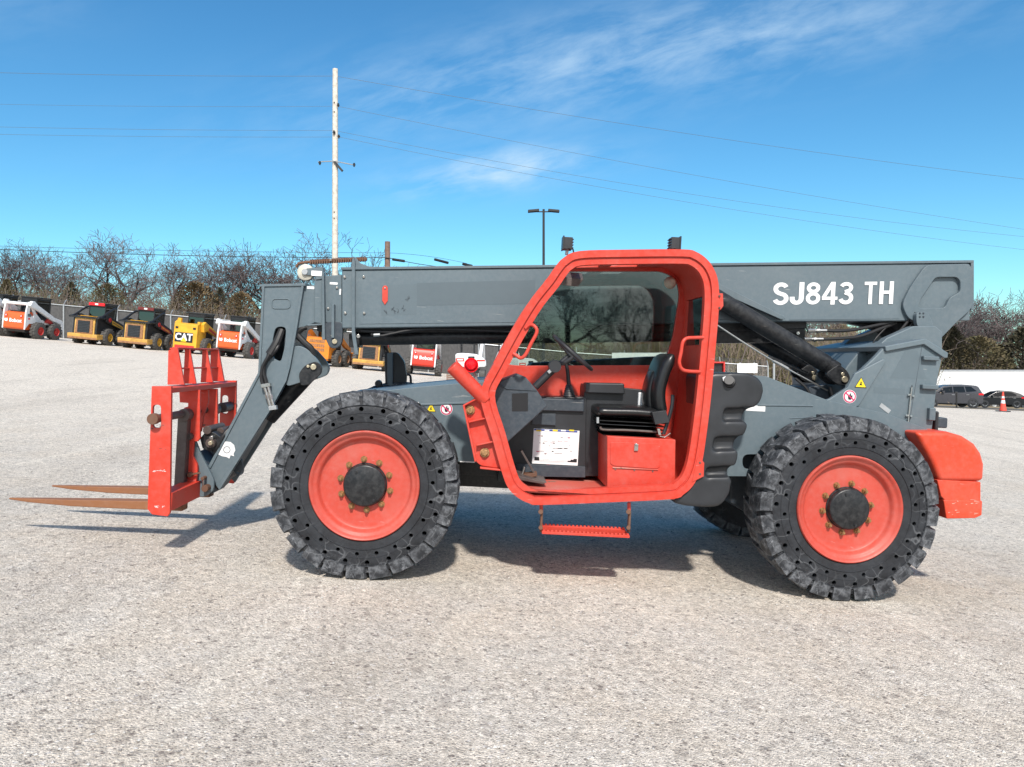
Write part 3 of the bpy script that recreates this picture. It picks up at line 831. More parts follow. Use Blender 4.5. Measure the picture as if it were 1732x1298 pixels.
brush('brush', -52, -8, 47.5, 62, lambda x: 3.7 + .6 * math.sin(x * .8) + .5 * math.sin(x * 1.9), 15000, ['brush', 'brush', 'twig', 'brush_green'], 'dense leafless grey brown brush along the fence on the left', 4)
brush('brush', -8, 26, 47.5, 64, lambda x: (4.3 if x < 4 else 5.8) + .8 * math.sin(x * .6), 15000, ['brush', 'brush', 'brush_green', 'twig', 'brush_green'], 'dense brown and olive brush seen below the boom and through the cab', 5, .028)
brush('brush', 24, 85, 85, 106, lambda x: 6.3 + 1.0 * math.sin(x * .5), 11000, ['brush', 'brush', 'brush_green', 'twig'], 'brown leafless brush behind the white trailer on the right', 6, .035)

brush('brush', -45, 45, -62, -50, lambda x: 5.5 + 1.5 * math.sin(x * .4), 7000, ['brush', 'brush', 'brush_green', 'twig'], 'leafless brush across the yard that shows only as a reflection in the cab glass', 8, .05)

for i, (x, v) in enumerate(((-17, 2), (-11, 0), (-6, 4), (-1, 1), (3, 2), (8, 0), (14, 3))):
    t = empty('bare_tree', (x, -46, gh(x, -46)), i * 2.1); t.scale = (1.15, 1.15, 1.15)
    tag(t, ('First', 'Second', 'Third', 'Fourth', 'Fifth', 'Sixth', 'Seventh')[i] + ' bare tree across the yard that shows only as a reflection in the cab glass', 'tree', 'bare trees across the yard')
    for me, nme in zip(TREES[v], ('trunk', 'crown')):
        o = bpy.data.objects.new(nme, me); col.objects.link(o); o.parent = t
# ------------------------------------------------------------------ the telehandler
FW = Vector(((616 - CXP) / FPX * 5.28, 5.28, CAMZ - (982 - HORZ) / FPX * 5.28))
RW = Vector(((1433 - CXP) / FPX * 5.41, 5.41, CAMZ - (1018 - HORZ) / FPX * 5.41))
AX = (RW - FW).normalized()
AY = Vector((-AX.y, AX.x, 0)).normalized()
AZ_ = AX.cross(AY).normalized()
tele = empty('telehandler')
tele.matrix_world = Matrix(((AX.x, AY.x, AZ_.x, FW.x), (AX.y, AY.y, AZ_.y, FW.y), (AX.z, AY.z, AZ_.z, FW.z), (0, 0, 0, 1)))
tag(tele, 'large grey and orange telehandler with open cab and lowered rusty forks on the gravel', 'telehandler')
MI = tele.matrix_world.inverted()
CAMM = MI @ Vector((0, 0, CAMZ))
def P(px, py, Y):
    d = MI.to_3x3() @ Vector(((px - CXP) / FPX, 1.0, (HORZ - py) / FPX))
    t = (Y - CAMM.y) / d.y; q = CAMM + d * t
    return (q.x, q.z)
def P3(px, py, Y): x, z = P(px, py, Y); return Vector((x, Y, z))
def PP(pts, Y): return [P(p[0], p[1], Y) + tuple(p[2:]) for p in pts]
def Z3(s, ox, oy, pts): return [(ox + p[0] / s, oy + p[1] / s) for p in pts]

# --- wheels
RT = 0.655
def tyre_mesh():
    m = MB(); W = 0.36
    prof = [(.375, .02), (.385, .004), (.41, .0), (.50, -.004), (.535, -.002), (.56, .006), (.600, .014), (.613, .04), (.613, W - .04), (.600, W - .014), (.56, W - .006), (.50, W), (.41, W), (.375, W - .02)]
    m.lathe(prof + [prof[0]], 'tyre_rubber', 120)
    o = m.build('tyre_tmp')
    cut = MB(); n = 22
    for k in range(n):
        for rad, off, rr in ((.528, 0, .0165), (.470, .5, .0142)):
            t = 2 * math.pi * (k + off) / n
            cut.cyl((rad * math.cos(t), -.05, rad * math.sin(t)), (rad * math.cos(t), .10, rad * math.sin(t)), rr, 'tyre_rubber', n=12)
    c = cut.build('cut_tmp')
    b = o.modifiers.new('b', 'BOOLEAN'); b.operation = 'DIFFERENCE'; b.object = c; b.solver = 'EXACT'
    bpy.context.view_layer.update()
    dg = bpy.context.evaluated_depsgraph_get()
    me = bpy.data.meshes.new_from_object(o.evaluated_get(dg))
    bpy.data.objects.remove(o); bpy.data.objects.remove(c)
    # lugs: two staggered rows of blocks, worn and chipped
    r = random.Random(9); L = MB(); NL = 24
    for row in (0, 1):
        y0, y1 = (-.008, .215) if row == 0 else (W - .215, W + .008)
        for k in range(NL):
            t0 = 2 * math.pi * (k + .5 * row) / NL; wv = 2 * math.pi / NL * .405 * r.uniform(.93, 1.05)
            Ro = RT - r.uniform(0, .009); Ri = .570 if True else 0
            sk = .16 * (1 if row == 0 else -1)
            secs = []
            outer = row == 0
            for y, f, ro, ri in ((y0 + .004, 1.0, Ro - .036, .556), (y0 + .010, 1.0, Ro - .010, .57), (y0 + .05, 1.0, Ro, .59), ((y0 + y1) / 2, .86, Ro, .59), (y1, .7, Ro - .004, .59)) if outer else \
                    ((y1 - .004, 1.0, Ro - .036, .556), (y1 - .010, 1.0, Ro - .010, .57), (y1 - .05, 1.0, Ro, .59), ((y0 + y1) / 2, .86, Ro, .59), (y0, .7, Ro - .004, .59)):
                d = abs(y - (y0 if outer else y1)) / .22
                tc_ = t0 + sk * d * 2 * math.pi / NL * 2.2 * (1 if outer else -1)
                jit = r.uniform(-.011, .011)
                secs.append([((ro + jit * .5) * math.cos(tc_ - wv * f), y, (ro + jit * .5) * math.sin(tc_ - wv * f)), ((ro) * math.cos(tc_ - wv * f * .3), y, ro * math.sin(tc_ - wv * f * .3)),
                             ((ro) * math.cos(tc_ + wv * f * .3), y, ro * math.sin(tc_ + wv * f * .3)), ((ro - jit * .5) * math.cos(tc_ + wv * f), y, (ro - jit * .5) * math.sin(tc_ + wv * f)),
                             (ri * math.cos(tc_ + wv * f * 1.1), y, ri * math.sin(tc_ + wv * f * 1.1)), (ri * math.cos(tc_ - wv * f * 1.1), y, ri * math.sin(tc_ - wv * f * 1.1))])
            vs = [v for s_ in secs for v in s_]; q = 6; fs = []
            for i in range(len(secs) - 1):
                for j in range(q): fs.append((i * q + j, i * q + (j + 1) % q, (i + 1) * q + (j + 1) % q, (i + 1) * q + j))
            fs += [tuple(range(q)), tuple(range((len(secs) - 1) * q, len(secs) * q))]
            L.add(vs, fs, 'tyre_rubber')
    # raised ribs on the side wall
    for rad in (.440, .498, .556):
        L.lathe([(rad - .004, .0), (rad, -.0065), (rad + .004, .0)], 'tyre_rubber', 96)
    lm = L.mesh('lugs')
    bm = bmesh.new(); bm.from_mesh(me); bm.from_mesh(lm)
    bmesh.ops.recalc_face_normals(bm, faces=bm.faces)
    bm.to_mesh(me); bm.free(); me.name = 'tyre'
    me.polygons.foreach_set('use_smooth', [True] * len(me.polygons)); me.set_sharp_from_angle(angle=R(28)); me.update()
    return me
TYRE = tyre_mesh()
def rim_mesh():
    m = MB()
    m.lathe([(.379, .022), (.379, -.006), (.372, -.012), (.362, -.008), (.355, .004), (.345, .012), (.335, .016), (.328, .020), (.318, .034), (.314, .052), (.305, .060), (.285, .062), (.20, .058), (.155, .056), (.0, .056)], 'rim_paint', 96)
    m.lathe([(.379, .30), (.379, .34), (.36, .35), (.33, .30), (.31, .25), (.30, .13), (.14, .13)], 'orange_paint', 48)
    return m.mesh('rim', angle=50)
def cap_mesh():
    m = MB()
    m.lathe([(.152, .058), (.152, .046), (.146, .040), (.146, .014), (.140, .004), (.132, .000), (.0, -.002)], 'black_paint', 48)
    for a, rr in ((2.2, .11), (-.9, .12)):
        m.cyl((rr * math.cos(a), .004, rr * math.sin(a)), (rr * math.cos(a), -.010, rr * math.sin(a)), .010, 'black_paint', n=8)
    m.cyl((0, .13, 0), (0, .5, 0), .13, 'black_paint', n=24)
    return m.mesh('hub_cap')
def nut_mesh():
    m = MB()
    m.cyl((0, 0, 0), (0, -.018, 0), .0185, 'brass_nut', n=6); m.cyl((0, .004, 0), (0, -.003, 0), .023, 'brass_nut', n=16); m.cyl((0, -.018, 0), (0, -.036, 0), .0115, 'brass_nut', n=10)
    return m.mesh('lug_nut')
RIM, CAP, NUT = rim_mesh(), cap_mesh(), nut_mesh()
def wheel(px, py, Y, ang, far=False, cx=None):
    x, z = P(px, py, Y) if cx is None else cx
    wv = bpy.data.objects.new('wheel', TYRE); col.objects.link(wv); wv.parent = tele
    wv.location = (x, Y, z); wv.rotation_euler = (0, ang, 0)
    if far: wv.rotation_euler = (0, ang, math.pi)
    for me, nme in ((RIM, 'rim'), (CAP, 'hub_cap')):
        o = bpy.data.objects.new(nme, me); col.objects.link(o); o.parent = wv
    for k in range(10):
        t = 2 * math.pi * (k + .5) / 10 + .16
        o = bpy.data.objects.new('lug_nut', NUT); col.objects.link(o); o.parent = wv; o.location = (.176 * math.cos(t), .057, .176 * math.sin(t))
    return (x, z)
c1 = wheel(616, 822, 0.0, .05)
c2 = wheel(1438, 862, 0.0, .31)
wheel(0, 0, 2.30, .4, True, c1)
wheel(0, 0, 2.30, .9, True, c2)
print('wheel centres', c1, c2)

# --- axles and belly
ax = MB()
for (x, z) in (c1, c2):
    ax.cyl((x, .34, z), (x, 1.96, z), .085, 'dark_grey', n=16)
    ax.box(x - .17, x + .17, .85, 1.45, z - .18, z + .14, 'dark_grey')
    ax.cyl((x, .36, z), (x, .50, z), .19, 'orange_paint', n=24); ax.cyl((x, 1.8, z), (x, 1.94, z), .19, 'orange_paint', n=24)
ax.box(c1[0] + .5, c2[0] - .6, .95, 1.6, .52, .72, 'black_paint')
ax.cyl((c1[0], 1.15, c1[1]), (c2[0], 1.15, c2[1]), .05, 'black_paint', n=12)
ax.build('axle', tele, .01)
bx = MB()
x0, z0 = P(775, 785, .7); x1, _ = P(862, 785, .7)
bx.box(x0 - .5, x1 + .1, .7, 1.7, P(780, 803, .7)[1], P(780, 780, .7)[1], 'black_paint')
bx.box(P(842, 800, .5)[0], P(858, 800, .5)[0], .5, .75, P(842, 815, .5)[1], P(842, 780, .5)[1], 'black_paint')
bx.prism(PP([(1236, 806), (1290, 806), (1290, 850), (1262, 868), (1236, 850)], .8), .8, 1.5, 'dark_grey')
split_part(bx.build('belly_guard', tele, .006))

# --- chassis
ch = MB()
YC = .39
ch.prism(PP([(560, 672), (690, 656.5), (760, 650), (850, 643.5), (850, 740), (845, 784), (770, 781), (560, 781)], YC), YC, 1.8, 'grey_paint')
ch.prism(PP([(700, 683), (828, 678), (828, 682), (700, 687)], YC), YC - .008, YC, 'grey_paint')
ch.build('front_chassis', tele, .018)
ch = MB()
ch.prism(PP([(800, 642), (1215, 636), (1215, 800), (800, 785)], .92), .92, 1.8, 'dark_grey')
ch.build('middle_chassis', tele, .01)
ch = MB()
slot = roundpoly(PP([(1256, 769), (1290, 769), (1290, 794), (1256, 794)], YC), .05, 5)
ch.prism(PP([(1190, 639), (1250, 633), (1296, 637), (1402, 678), (1500, 700), (1578, 730), (1578, 790), (1440, 815), (1300, 806), (1190, 806)], YC), YC, YC + .03, 'grey_paint', holes=[slot])
ch.prism(PP([(1190, 641), (1250, 635), (1296, 639), (1402, 680), (1500, 702), (1578, 732), (1578, 790), (1440, 813), (1300, 804), (1190, 804)], YC), YC + .16, 1.8, 'dark_grey')
ch.prism(PP([(1190, 639), (1250, 633), (1296, 637), (1402, 678), (1402, 682), (1190, 650)], YC), YC + .03, 1.8, 'grey_paint')
ch.prism(PP([(1282, 684), (1375, 685.5), (1375, 688), (1282, 687)], YC), YC - .006, YC, 'grey_plate')
ch.build('rear_chassis', tele, .006)

# --- rear tower
tw = MB(); YT = .46
TO = PP([(1440, 700), (1440, 662), (1450, 632), (1478, 606), (1494, 589), (1530, 583), (1562, 578), (1594, 597), (1593, 611), (1586, 645), (1577, 728), (1577, 790), (1440, 790)], YT)
tw.prism(TO, YT, YT + .05, 'grey_paint')
tw.prism(PP([(1512, 700), (1512, 589), (1530, 585), (1562, 580), (1592, 599), (1584, 645), (1575, 728), (1575, 790), (1512, 790)], YT), YT + .05, 1.85, 'grey_paint')
tw.prism(PP([(1424, 690), (1421, 640), (1434, 618), (1455, 592), (1500, 588), (1500, 690)], .86), .86, 1.85, 'grey_paint')
tw.build('rear_tower', tele, .012)
tw = MB()   # raised rim along the roof edge and the boom saddle above it
edge = PP([(1494, 586), (1562, 573), (1601, 597), (1600, 606), (1594, 606), (1560, 583), (1496, 595)], YT)
tw.prism(edge, YT - .025, 1.87, 'grey_paint')
for ya in (.80, 1.44):
    tw.prism(PP([(1470, 600), (1500, 572), (1545, 552), (1583, 552), (1594, 562), (1594, 600)], .8), ya, ya + .10, 'grey_paint')
tw.build('tower_saddle', tele, .008)
ar = MB()
ar.prism(PP([(1334, 699), (1338, 706.5), (1432, 700), (1454, 686), (1499, 612), (1495, 607), (1446, 632), (1434, 655), (1403, 675), (1346, 691)], YT - .035), YT - .035, YT, 'grey_paint')
ar.build('tower_rib', tele, .008)
hd = MB()
for a in ((1558, 602, 1584, 611), (1556, 650, 1583, 659.5), (1568, 689.5, 1577.5, 711.5)):
    (xa, za), (xb, zb) = P(a[0], a[1], YT), P(a[2], a[3], YT); hd.box(xa, xb, YT - .04, YT + .01, za, zb, 'grey_plate')
split_part(hd.build('door_catch', tele, .008))
hd = MB()
hd.tube([P3(1542, 655, YT - .012), P3(1533, 741, YT - .012)], .006, 'steel', 8)
for px, py in ((1537.5, 668), (1545, 670), (1534, 703), (1541.5, 704), (1532, 738)): hd.cyl(P3(px, py, YT - .022), P3(px, py, YT), .008, 'steel', n=8)
hd.tube([P3(1542.5, 652, YT - .002), P3(1542, 668, YT - .002)], .003, 'black_decal', 4)
hd.build('hinge', tele)
tl = MB()
(xa, za), (xb, zb) = P(1580, 706, .62), P(1603, 725, .62); tl.box(xa, xb, .62, .80, zb, za, 'dark_grey'); tl.box(xa - .03, xa, .55, 1.75, zb - .04, za + .05, 'black_plastic')
tl.build('tail_lamp', tele, .012)

# --- counterweight
cw = MB(); YW = .22
C = [(1549, 731), (1604, 730.5), (1630, 738), (1650, 751), (1661, 767), (1666.5, 786), (1665, 815), (1590, 815), (1575, 780), (1560, 752)]
cw.prism(PP(C, YW), YW, 2.08, 'counterweight_orange')
cw.build('counterweight', tele, .035, 4)
cw = MB(); cw.prism(PP([(1585, 812), (1659, 815.5), (1659, 848), (1600, 848), (1592, 840)], YW + .006), YW + .006, 2.07, 'counterweight_orange')
cw.build('counterweight_skirt', tele, .006, 2)
cw = MB(); cw.prism(PP([(1596, 846), (1662, 847.5), (1661, 872), (1650, 877), (1601, 878)], YW), YW, 2.08, 'counterweight_orange')
cw.build('counterweight_foot', tele, .008, 2)

# --- boom
YB, YE = 1.0, 1.40
bm_ = MB()
bm_.prism(PP([(578, 457), (1641, 445), (1641, 543), (1330, 544.5), (930, 551), (578, 556)], YB), YB, YE, 'grey_paint')
bm_.build('boom', tele, .012)
b2 = MB()
b2.prism(PP([(577, 452.5), (1646, 440.5), (1646, 445), (577, 457)], YB), YB - .012, YE + .012, 'grey_plate')
b2.prism(PP([(1641, 445), (1646, 445), (1646, 523), (1641, 526)], YB), YB - .012, YE + .012, 'grey_plate')
b2.build('boom_flange', tele, .003)
pl = MB()
outer = roundpoly(PP([(1566, 448), (1637, 446.5), (1643, 452), (1644, 522), (1618, 545), (1590, 574), (1573, 572), (1556, 546), (1536, 540), (1525, 515), (1540, 485)], YB - .03), .05, 4)
inner = roundpoly(PP([(1582, 469), (1618, 469), (1624, 476), (1624, 494), (1606, 504), (1598, 521), (1552, 522), (1556, 508)], YB - .03), .03, 4)
pl.prism(outer, YB - .035, YB - .001, 'grey_plate', holes=[inner])
outer2 = [(x, z) for x, z in outer]
pl.prism(outer2, YE + .001, YE + .035, 'grey_plate')
split_part(pl.build('boom_end_plate', tele, .006))
pv = MB()
pv.prism(roundpoly(PP([(1549, 529), (1567, 527), (1576, 545), (1580, 566), (1571, 573), (1561, 570), (1549, 548)], .92), .03, 4), .91, .96, 'grey_paint')
pv.cyl(P3(1572, 560, .905), P3(1572, 560, 1.5), .028, 'steel', n=16); pv.cyl(P3(1564, 562, .90), P3(1564, 562, .95), .014, 'steel', n=12)
for px, py in ((1556, 530), (1562, 530), (1556, 536), (1562, 536)): pv.cyl(P3(px, py, .903), P3(px, py, .95), .008, 'dark_grey', n=8)
pv.build('pivot_plate', tele, .004)
st = MB()
st.prism(PP([(1180, 462), (1220, 484), (1322, 535), (1326, 540), (1318, 541), (1180, 480)], YB - .02), YB - .06, YB, 'grey_plate')
st.build('boom_gusset', tele, .004)
# decals and bolts on the boom
d = MB()
d.prism(PP([(705, 479), (905, 474), (905, 514), (705, 517)], YB), YB - .0012, YB, 'faint_grey_decal')
d.prism(PP([(645, 483), (705, 480), (705, 532), (645, 534)], YB), YB - .0008, YB, 'fainter_grey_decal')
d.build('faded_decal_patch', tele)
d = MB()
rr_ = random.Random(2)
for px, py in ((652, 528), (667, 527), (673, 526), (680, 519), (683, 523), (687, 508), (691, 504), (664, 523)):
    for q in range(3):
        a = P3(px + rr_.uniform(-3, 3), py + rr_.uniform(-4, 4), YB - .003); b_ = P3(px + rr_.uniform(-3, 3), py + rr_.uniform(-4, 4), YB - .003)
        d.tube([a, b_], .0018, 'dark_grey', 4)
d.build('worn_print', tele)
d = MB(); d.prism(PP([(646.5, 487), (649, 483.5), (654, 483.5), (656, 487), (656, 509), (651, 516), (646.5, 509)], YB - .006), YB - .008, YB - .001, 'orange_paint'); d.cyl(P3(651.3, 488, YB - .014), P3(651.3, 488, YB), .008, 'steel', n=10); d.build('angle_pointer', tele, .002)
d = MB()
for px, py in ((583, 469), (615, 468.5), (584, 530), (616, 530)): d.cyl(P3(px, py, YB - .012), P3(px, py, YB), .011, 'steel', n=12)
for px, py in ((538, 487), (570, 487), (555, 522), (534.5, 500)): d.cyl(P3(px, py, YB + .018), P3(px, py, YB + .04), .010, 'steel', n=12)
split_part(d.build('bolt', tele, .003), .0)
d = MB()
for a in ((527, 458, 544, 467.5, YB - .001), (558, 477.5, 571, 482, YB + .03), (519.5, 484.5, 531.5, 489.5, YB + .03), (574.5, 489, 576.5, 499, YB + .03)):
    (xa, za), (xb, zb) = P(a[0], a[1], a[4]), P(a[2], a[3], a[4]); d.box(xa, xb, a[4] - .003, a[4] - .0005, zb, za, 'white_decal')
split_part(d.build('label', tele), .0)

# --- lettering on the boom, drawn stroke by stroke
def ribbon(m, pts, w_, X0, Z0, sx, sz, y, mat, shear=0.0, th=.003):
    Pn = [Vector((p[0], p[1])) for p in pts]; L_, R_ = [], []
    for i, p in enumerate(Pn):
        d0 = (p - Pn[i - 1]).normalized() if i else (Pn[1] - p).normalized()
        d1 = (Pn[i + 1] - p).normalized() if i < len(Pn) - 1 else d0
        n0 = Vector((-d0.y, d0.x)); n1 = Vector((-d1.y, d1.x)); mm = (n0 + n1).normalized(); c = max(.5, mm.dot(n0))
        L_.append(p + mm * (w_ / 2 / c)); R_.append(p - mm * (w_ / 2 / c))
    def M(q, yy): return (X0 + q.x * sx, yy, Z0 + q.y * sz + shear * q.x * sx)
    n = len(Pn)
    vs = [M(q, y - th) for q in L_] + [M(q, y - th) for q in R_]
    m.add(vs, [(i, i + 1, n + i + 1, n + i) for i in range(n - 1)], mat)
def arc(cx, cy, rx, ry, a0, a1, n=12): return [(cx + rx * math.cos(R(a0 + (a1 - a0) * i / n)), cy + ry * math.sin(R(a0 + (a1 - a0) * i / n))) for i in range(n + 1)]
GL = {
 'S': [(arc(.30, .725, .20, .185, 20, 180, 10) + arc(.30, .725, .20, .21, 190, 262, 5)[0:5] + arc(.30, .285, .21, .20, 80, 0, 6) + arc(.30, .285, .21, .195, -10, -165, 10), .19)],
 'J': [([(.40, 1.0), (.40, .30)] + arc(.24, .28, .16, .185, 0, -180, 10) + [(.08, .36)], .19)],
 '8': [(arc(.30, .745, .185, .165, 0, 360, 20), .17), (arc(.30, .29, .205, .20, 0, 360, 20), .17)],
 '4': [([(.42, 0), (.42, 1.0)], .18), ([(.40, .97), (.05, .30)], .16), ([(.0, .28), (.60, .28)], .15)],
 '3': [(arc(.28, .745, .19, .165, 160, -80, 14) + [(.24, .55)], .17), ([(.24, .53)] + arc(.28, .29, .21, .205, 82, -165, 14), .18)],
 'T': [([(.0, .92), (.60, .92)], .16), ([(.30, .92), (.30, 0)], .19)],
 'H': [([(.10, 0), (.10, 1)], .19), ([(.52, 0), (.52, 1)], .19), ([(.10, .52), (.52, .52)], .16)],
}
txt = MB()
x0_, zb_ = P(1306, 516.5, YB); x1_, zt_ = P(1510, 514.5, YB); _, zc_ = P(1306, 478, YB)
CH = zc_ - zb_; upx = (x1_ - x0_) / 204.0; shear = (zt_ - zb_) / (x1_ - x0_)
n_ = 0
for chh, pa, pb, gw in (('S', 1306, 1333, .60), ('J', 1335, 1359, .50), ('8', 1361, 1387, .60), ('4', 1389, 1416, .62), ('3', 1417, 1443, .60), ('T', 1460, 1481, .60), ('H', 1485, 1510, .62)):
    for pts, ww in GL[chh]:
        n_ += 1
        ribbon(txt, pts, ww * .90, x0_ + (pa - 1306) * upx, zb_ + shear * (pa - 1306) * upx, (pb - pa) * upx / gw, CH, YB, 'white_decal', shear, .0015 + .0004 * n_)
split_part(txt.build('model_lettering', tele, fix=False), .003)

# --- underside: telescoping cylinder, dark tray and hoses
un = MB()
YU = 1.12
un.tube([P3(598, 573, YU + .06), P3(1210, 566, YU + .06)], .058, 'black_paint', 20)
un.prism(PP([(600, 553), (1365, 543), (1365, 556), (1210, 562), (600, 563)], YU), YU, YU + .20, 'black_paint')
un.prism(PP([(1205, 545), (1362, 544), (1362, 579), (1205, 581)], YU + .02), YU + .02, YU + .2, 'black_paint')
un.prism(PP([(590, 565), (608, 563), (608, 588), (590, 588)], YU - .03), YU - .03, YU + .16, 'black_paint')
un.build('extension_cylinder', tele, .006)
def hose(name, pts, r, mat='rubber_hose', smooth=6):
    m = MB()
    m.tube([P3(*p) for p in pts], r, mat, 10, smooth); return m.build(name, tele)
hose('hydraulic_hose', [(628, 566, 1.02), (645, 568, 1.0), (665, 564, 1.02), (700, 558, 1.04), (760, 557, 1.06), (830, 560, 1.06), (900, 562, 1.06), (1000, 560, 1.06)], .011)
hose('hydraulic_hose', [(610, 560, 1.05), (680, 562, 1.05), (730, 556, 1.07), (800, 556, 1.07)], .012)
hose('hydraulic_hose', [(1388, 559, .98), (1420, 560, .98), (1450, 557, 1.0), (1485, 550, 1.02), (1510, 545, 1.05)], .014)
hose('hydraulic_hose', [(1388, 574, .98), (1420, 573, .98), (1455, 569, 1.0), (1490, 556, 1.03), (1515, 546, 1.06)], .014)
hose('hydraulic_hose', [(1475, 584, 1.0), (1482, 572, 1.0), (1497, 556, 1.03), (1508, 546, 1.06)], .006)
hose('hydraulic_hose', [(1480, 584, 1.0), (1505, 572, 1.0), (1522, 560, 1.0), (1540, 538, 1.0), (1548, 528, .97)], .012)
hose('hydraulic_hose', [(1490, 586, 1.0), (1515, 576, 1.0), (1532, 562, 1.0), (1545, 545, 1.0)], .010)
f = MB()
for py, px0, px1 in ((559.5, 1366, 1398), (574, 1360, 1392)):
    f.cyl(P3(px0 + 8, py, .98), P3(px1, py, .98), .0155, 'steel', n=12); f.cyl(P3(px0, py + .5, .98), P3(px0 + 12, py, .98), .019, 'steel', n=6); f.cyl(P3(px0 + 15, py + .5, .98), P3(px0 + 20, py, .98), .021, 'steel', n=12)
f.cyl(P3(632, 567, 1.0), P3(643, 566.5, 1.0), .015, 'steel', n=10)
f.cyl(P3(606, 569, .98), P3(606, 569, 1.02), .016, 'steel', n=10)
f.cyl(P3(1350, 564, 1.08), P3(1350, 564, 1.12), .014, 'steel', n=10)
split_part(f.build('hose_fitting', tele, .002))
dk = MB(); dk.prism(PP([(1500, 546), (1560, 545), (1566, 560), (1530, 572)], 1.12), 1.10, 1.34, 'black_paint')
dk.prism(PP([(1430, 546), (1530, 546), (1545, 560), (1505, 575), (1490, 560), (1460, 552)], 1.2), 1.2, 1.3, 'black_paint'); dk.build('boom_hose_guide', tele, .01)

# --- lift cylinders
def lift(yc, nme):
    m = MB()
    a = P3(1414, 626, .92); b_ = P3(1216, 507, .92); a.y = yc; b_.y = yc
    dd = (b_ - a).normalized(); up = a + dd * ((b_ - a).length + .22)
    m.tube([a, a + dd * .10, a + dd * .101, b_, up], [.067, .067, .073, .073, .073], 'black_paint', 28)
    m.cyl(up, up + dd * .05, .042, 'steel', n=16)
    m.build(nme, tele, .004)
    m = MB(); m.prism(roundpoly(PP([(1396, 632), (1418, 616), (1433, 628), (1438, 640), (1431, 652), (1418, 652), (1404, 642)], .80), .03, 4), yc - .13, yc - .09, 'black_paint')
    m.prism(roundpoly(PP([(1396, 632), (1418, 616), (1433, 628), (1438, 640), (1431, 652), (1418, 652), (1404, 642)], .80), .03, 4), yc + .04, yc + .08, 'black_paint')
    c_ = P3(1427, 642, .80)
    m.cyl((c_.x, yc - .145, c_.z), (c_.x, yc + .1, c_.z), .026, 'zinc', n=16); c_ = P3(1424, 633, .80); m.cyl((c_.x, yc - .14, c_.z), (c_.x, yc - .12, c_.z), .015, 'zinc', n=12)
    m.build('cylinder_clevis', tele, .006)
lift(.92, 'lift_cylinder'); lift(1.48, 'lift_cylinder')
ln = MB()
q0, q1 = P3(1250, 585, .93), P3(1412, 655, .93)
ln.tube([P3(1205, 545, .95), P3(1300, 606, .95), P3(1400, 661, .95)], .007, 'steel', 8, 5)
ln.tube([P3(1300, 604, 1.0), P3(1330, 617, 1.0), P3(1365, 633, 1.0)], .018, 'black_paint', 10, 5)
ln.tube([P3(1308, 611, .96), P3(1321, 617, .96), P3(1333, 624, .96)], .013, 'steel', 8)
ln.build('cylinder_pipe', tele)
hose('hydraulic_hose', [(1345, 640, .98), (1362, 655, .96), (1370, 668, .95), (1372, 680, .95)], .012)
hose('hydraulic_hose', [(1404, 655, .85), (1407, 668, .85), (1410, 680, .85)], .010)
er = MB(); er.prism(PP([(1368, 655), (1400, 650), (1405, 690), (1368, 690)], .98), .98, 1.4, 'dark_grey'); er.build('cylinder_mount', tele, .01)

# --- boom head, roller and chain
hd = MB(); YH = YB + .03
hd.prism(PP([(533, 468), (578, 465), (578, 546), (533, 546), (507, 556), (500, 562), (514, 484), (533, 482)], YH), YH, YE - .03, 'grey_paint')
hd.prism(PP([(532, 464), (545, 461), (545, 548), (532, 546)], YH - .02), YH - .02, YH, 'grey_paint')
hd.prism(PP([(519, 548.5), (582, 545), (582, 548), (519, 552)], YH - .03), YH - .02, YE, 'grey_plate')
hd.prism(PP([(518, 454), (546, 452), (548, 472), (534, 474), (532, 466), (518, 466)], YB), YB, YB + .04, 'grey_paint')
hd.build('boom_head', tele, .006)
hd = MB()
for pts in ([(545.5, 461), (548.5, 461), (550.5, 575), (545.5, 575)], [(561.5, 516), (566, 515), (566, 572), (561, 572)]):
    hd.prism(PP(pts, YB - .01), YB - .03, YB + .04, 'grey_plate')
hd.prism(PP([(595, 442), (598, 434), (600.5, 442), (600.5, 560), (606, 600), (600, 600), (595, 565)], YB - .03), YB - .035, YB - .002, 'grey_plate')
hd.prism(PP([(597, 434), (601, 435), (609, 445), (622, 450), (640, 453.5), (597, 453.5)], YB), YB + .01, YB + .03, 'grey_paint')
split_part(hd.build('wear_strap', tele, .003), .0)
cl = MB()
cl.prism(roundpoly(PP([(550, 545), (580, 545), (580, 568), (578, 583), (568, 590), (558, 588), (550, 570)], YB + .02), .04, 5), YB + .0, YB + .05, 'dark_grey')
cl.cyl(P3(566, 578, YB - .015), P3(566, 578, YB + .3), .021, 'zinc', n=16); cl.cyl(P3(562, 568, YB - .01), P3(562, 568, YB + .02), .011, 'zinc', n=12)
cl.prism(PP([(536, 548), (578, 548), (578, 562), (556, 566), (536, 560)], YB + .1), YB + .1, YE - .06, 'black_paint')
cl.build('head_clevis', tele, .005)
ro = MB(); c_ = P3(517, 461, YB + .03)
ro.lathe([(.0, -.012), (.060, -.012), (.066, -.008), (.066, .05), (.0, .05)], 'cream_nylon', 40, tuple(c_)); ro.lathe([(.0, -.036), (.022, -.036), (.026, -.03), (.026, -.01)], 'galvanised', 20, tuple(c_))
ro.build('roller', tele)
cn = MB(); cn.tube([P3(501, 452, YB + .05), P3(505, 446, YB + .05), P3(515, 444, YB + .05), P3(540, 442, YB + .05), P3(565, 440, YB + .05), P3(595, 438.5, YB + .05), P3(621, 439, YB + .05)], .013, 'rusty_steel', 6); cn.cyl(P3(559, 440, YB), P3(559, 440, YB + .06), .009, 'steel', n=8)
for i in range(24):
    p = P3(526 + i * 4, 443.4 - i * .2, YB + .05); cn.box(p.x - .007, p.x + .005, p.y - .02, p.y + .02, p.z - .018, p.z + .018, 'rusty_steel')
cn.build('chain', tele)

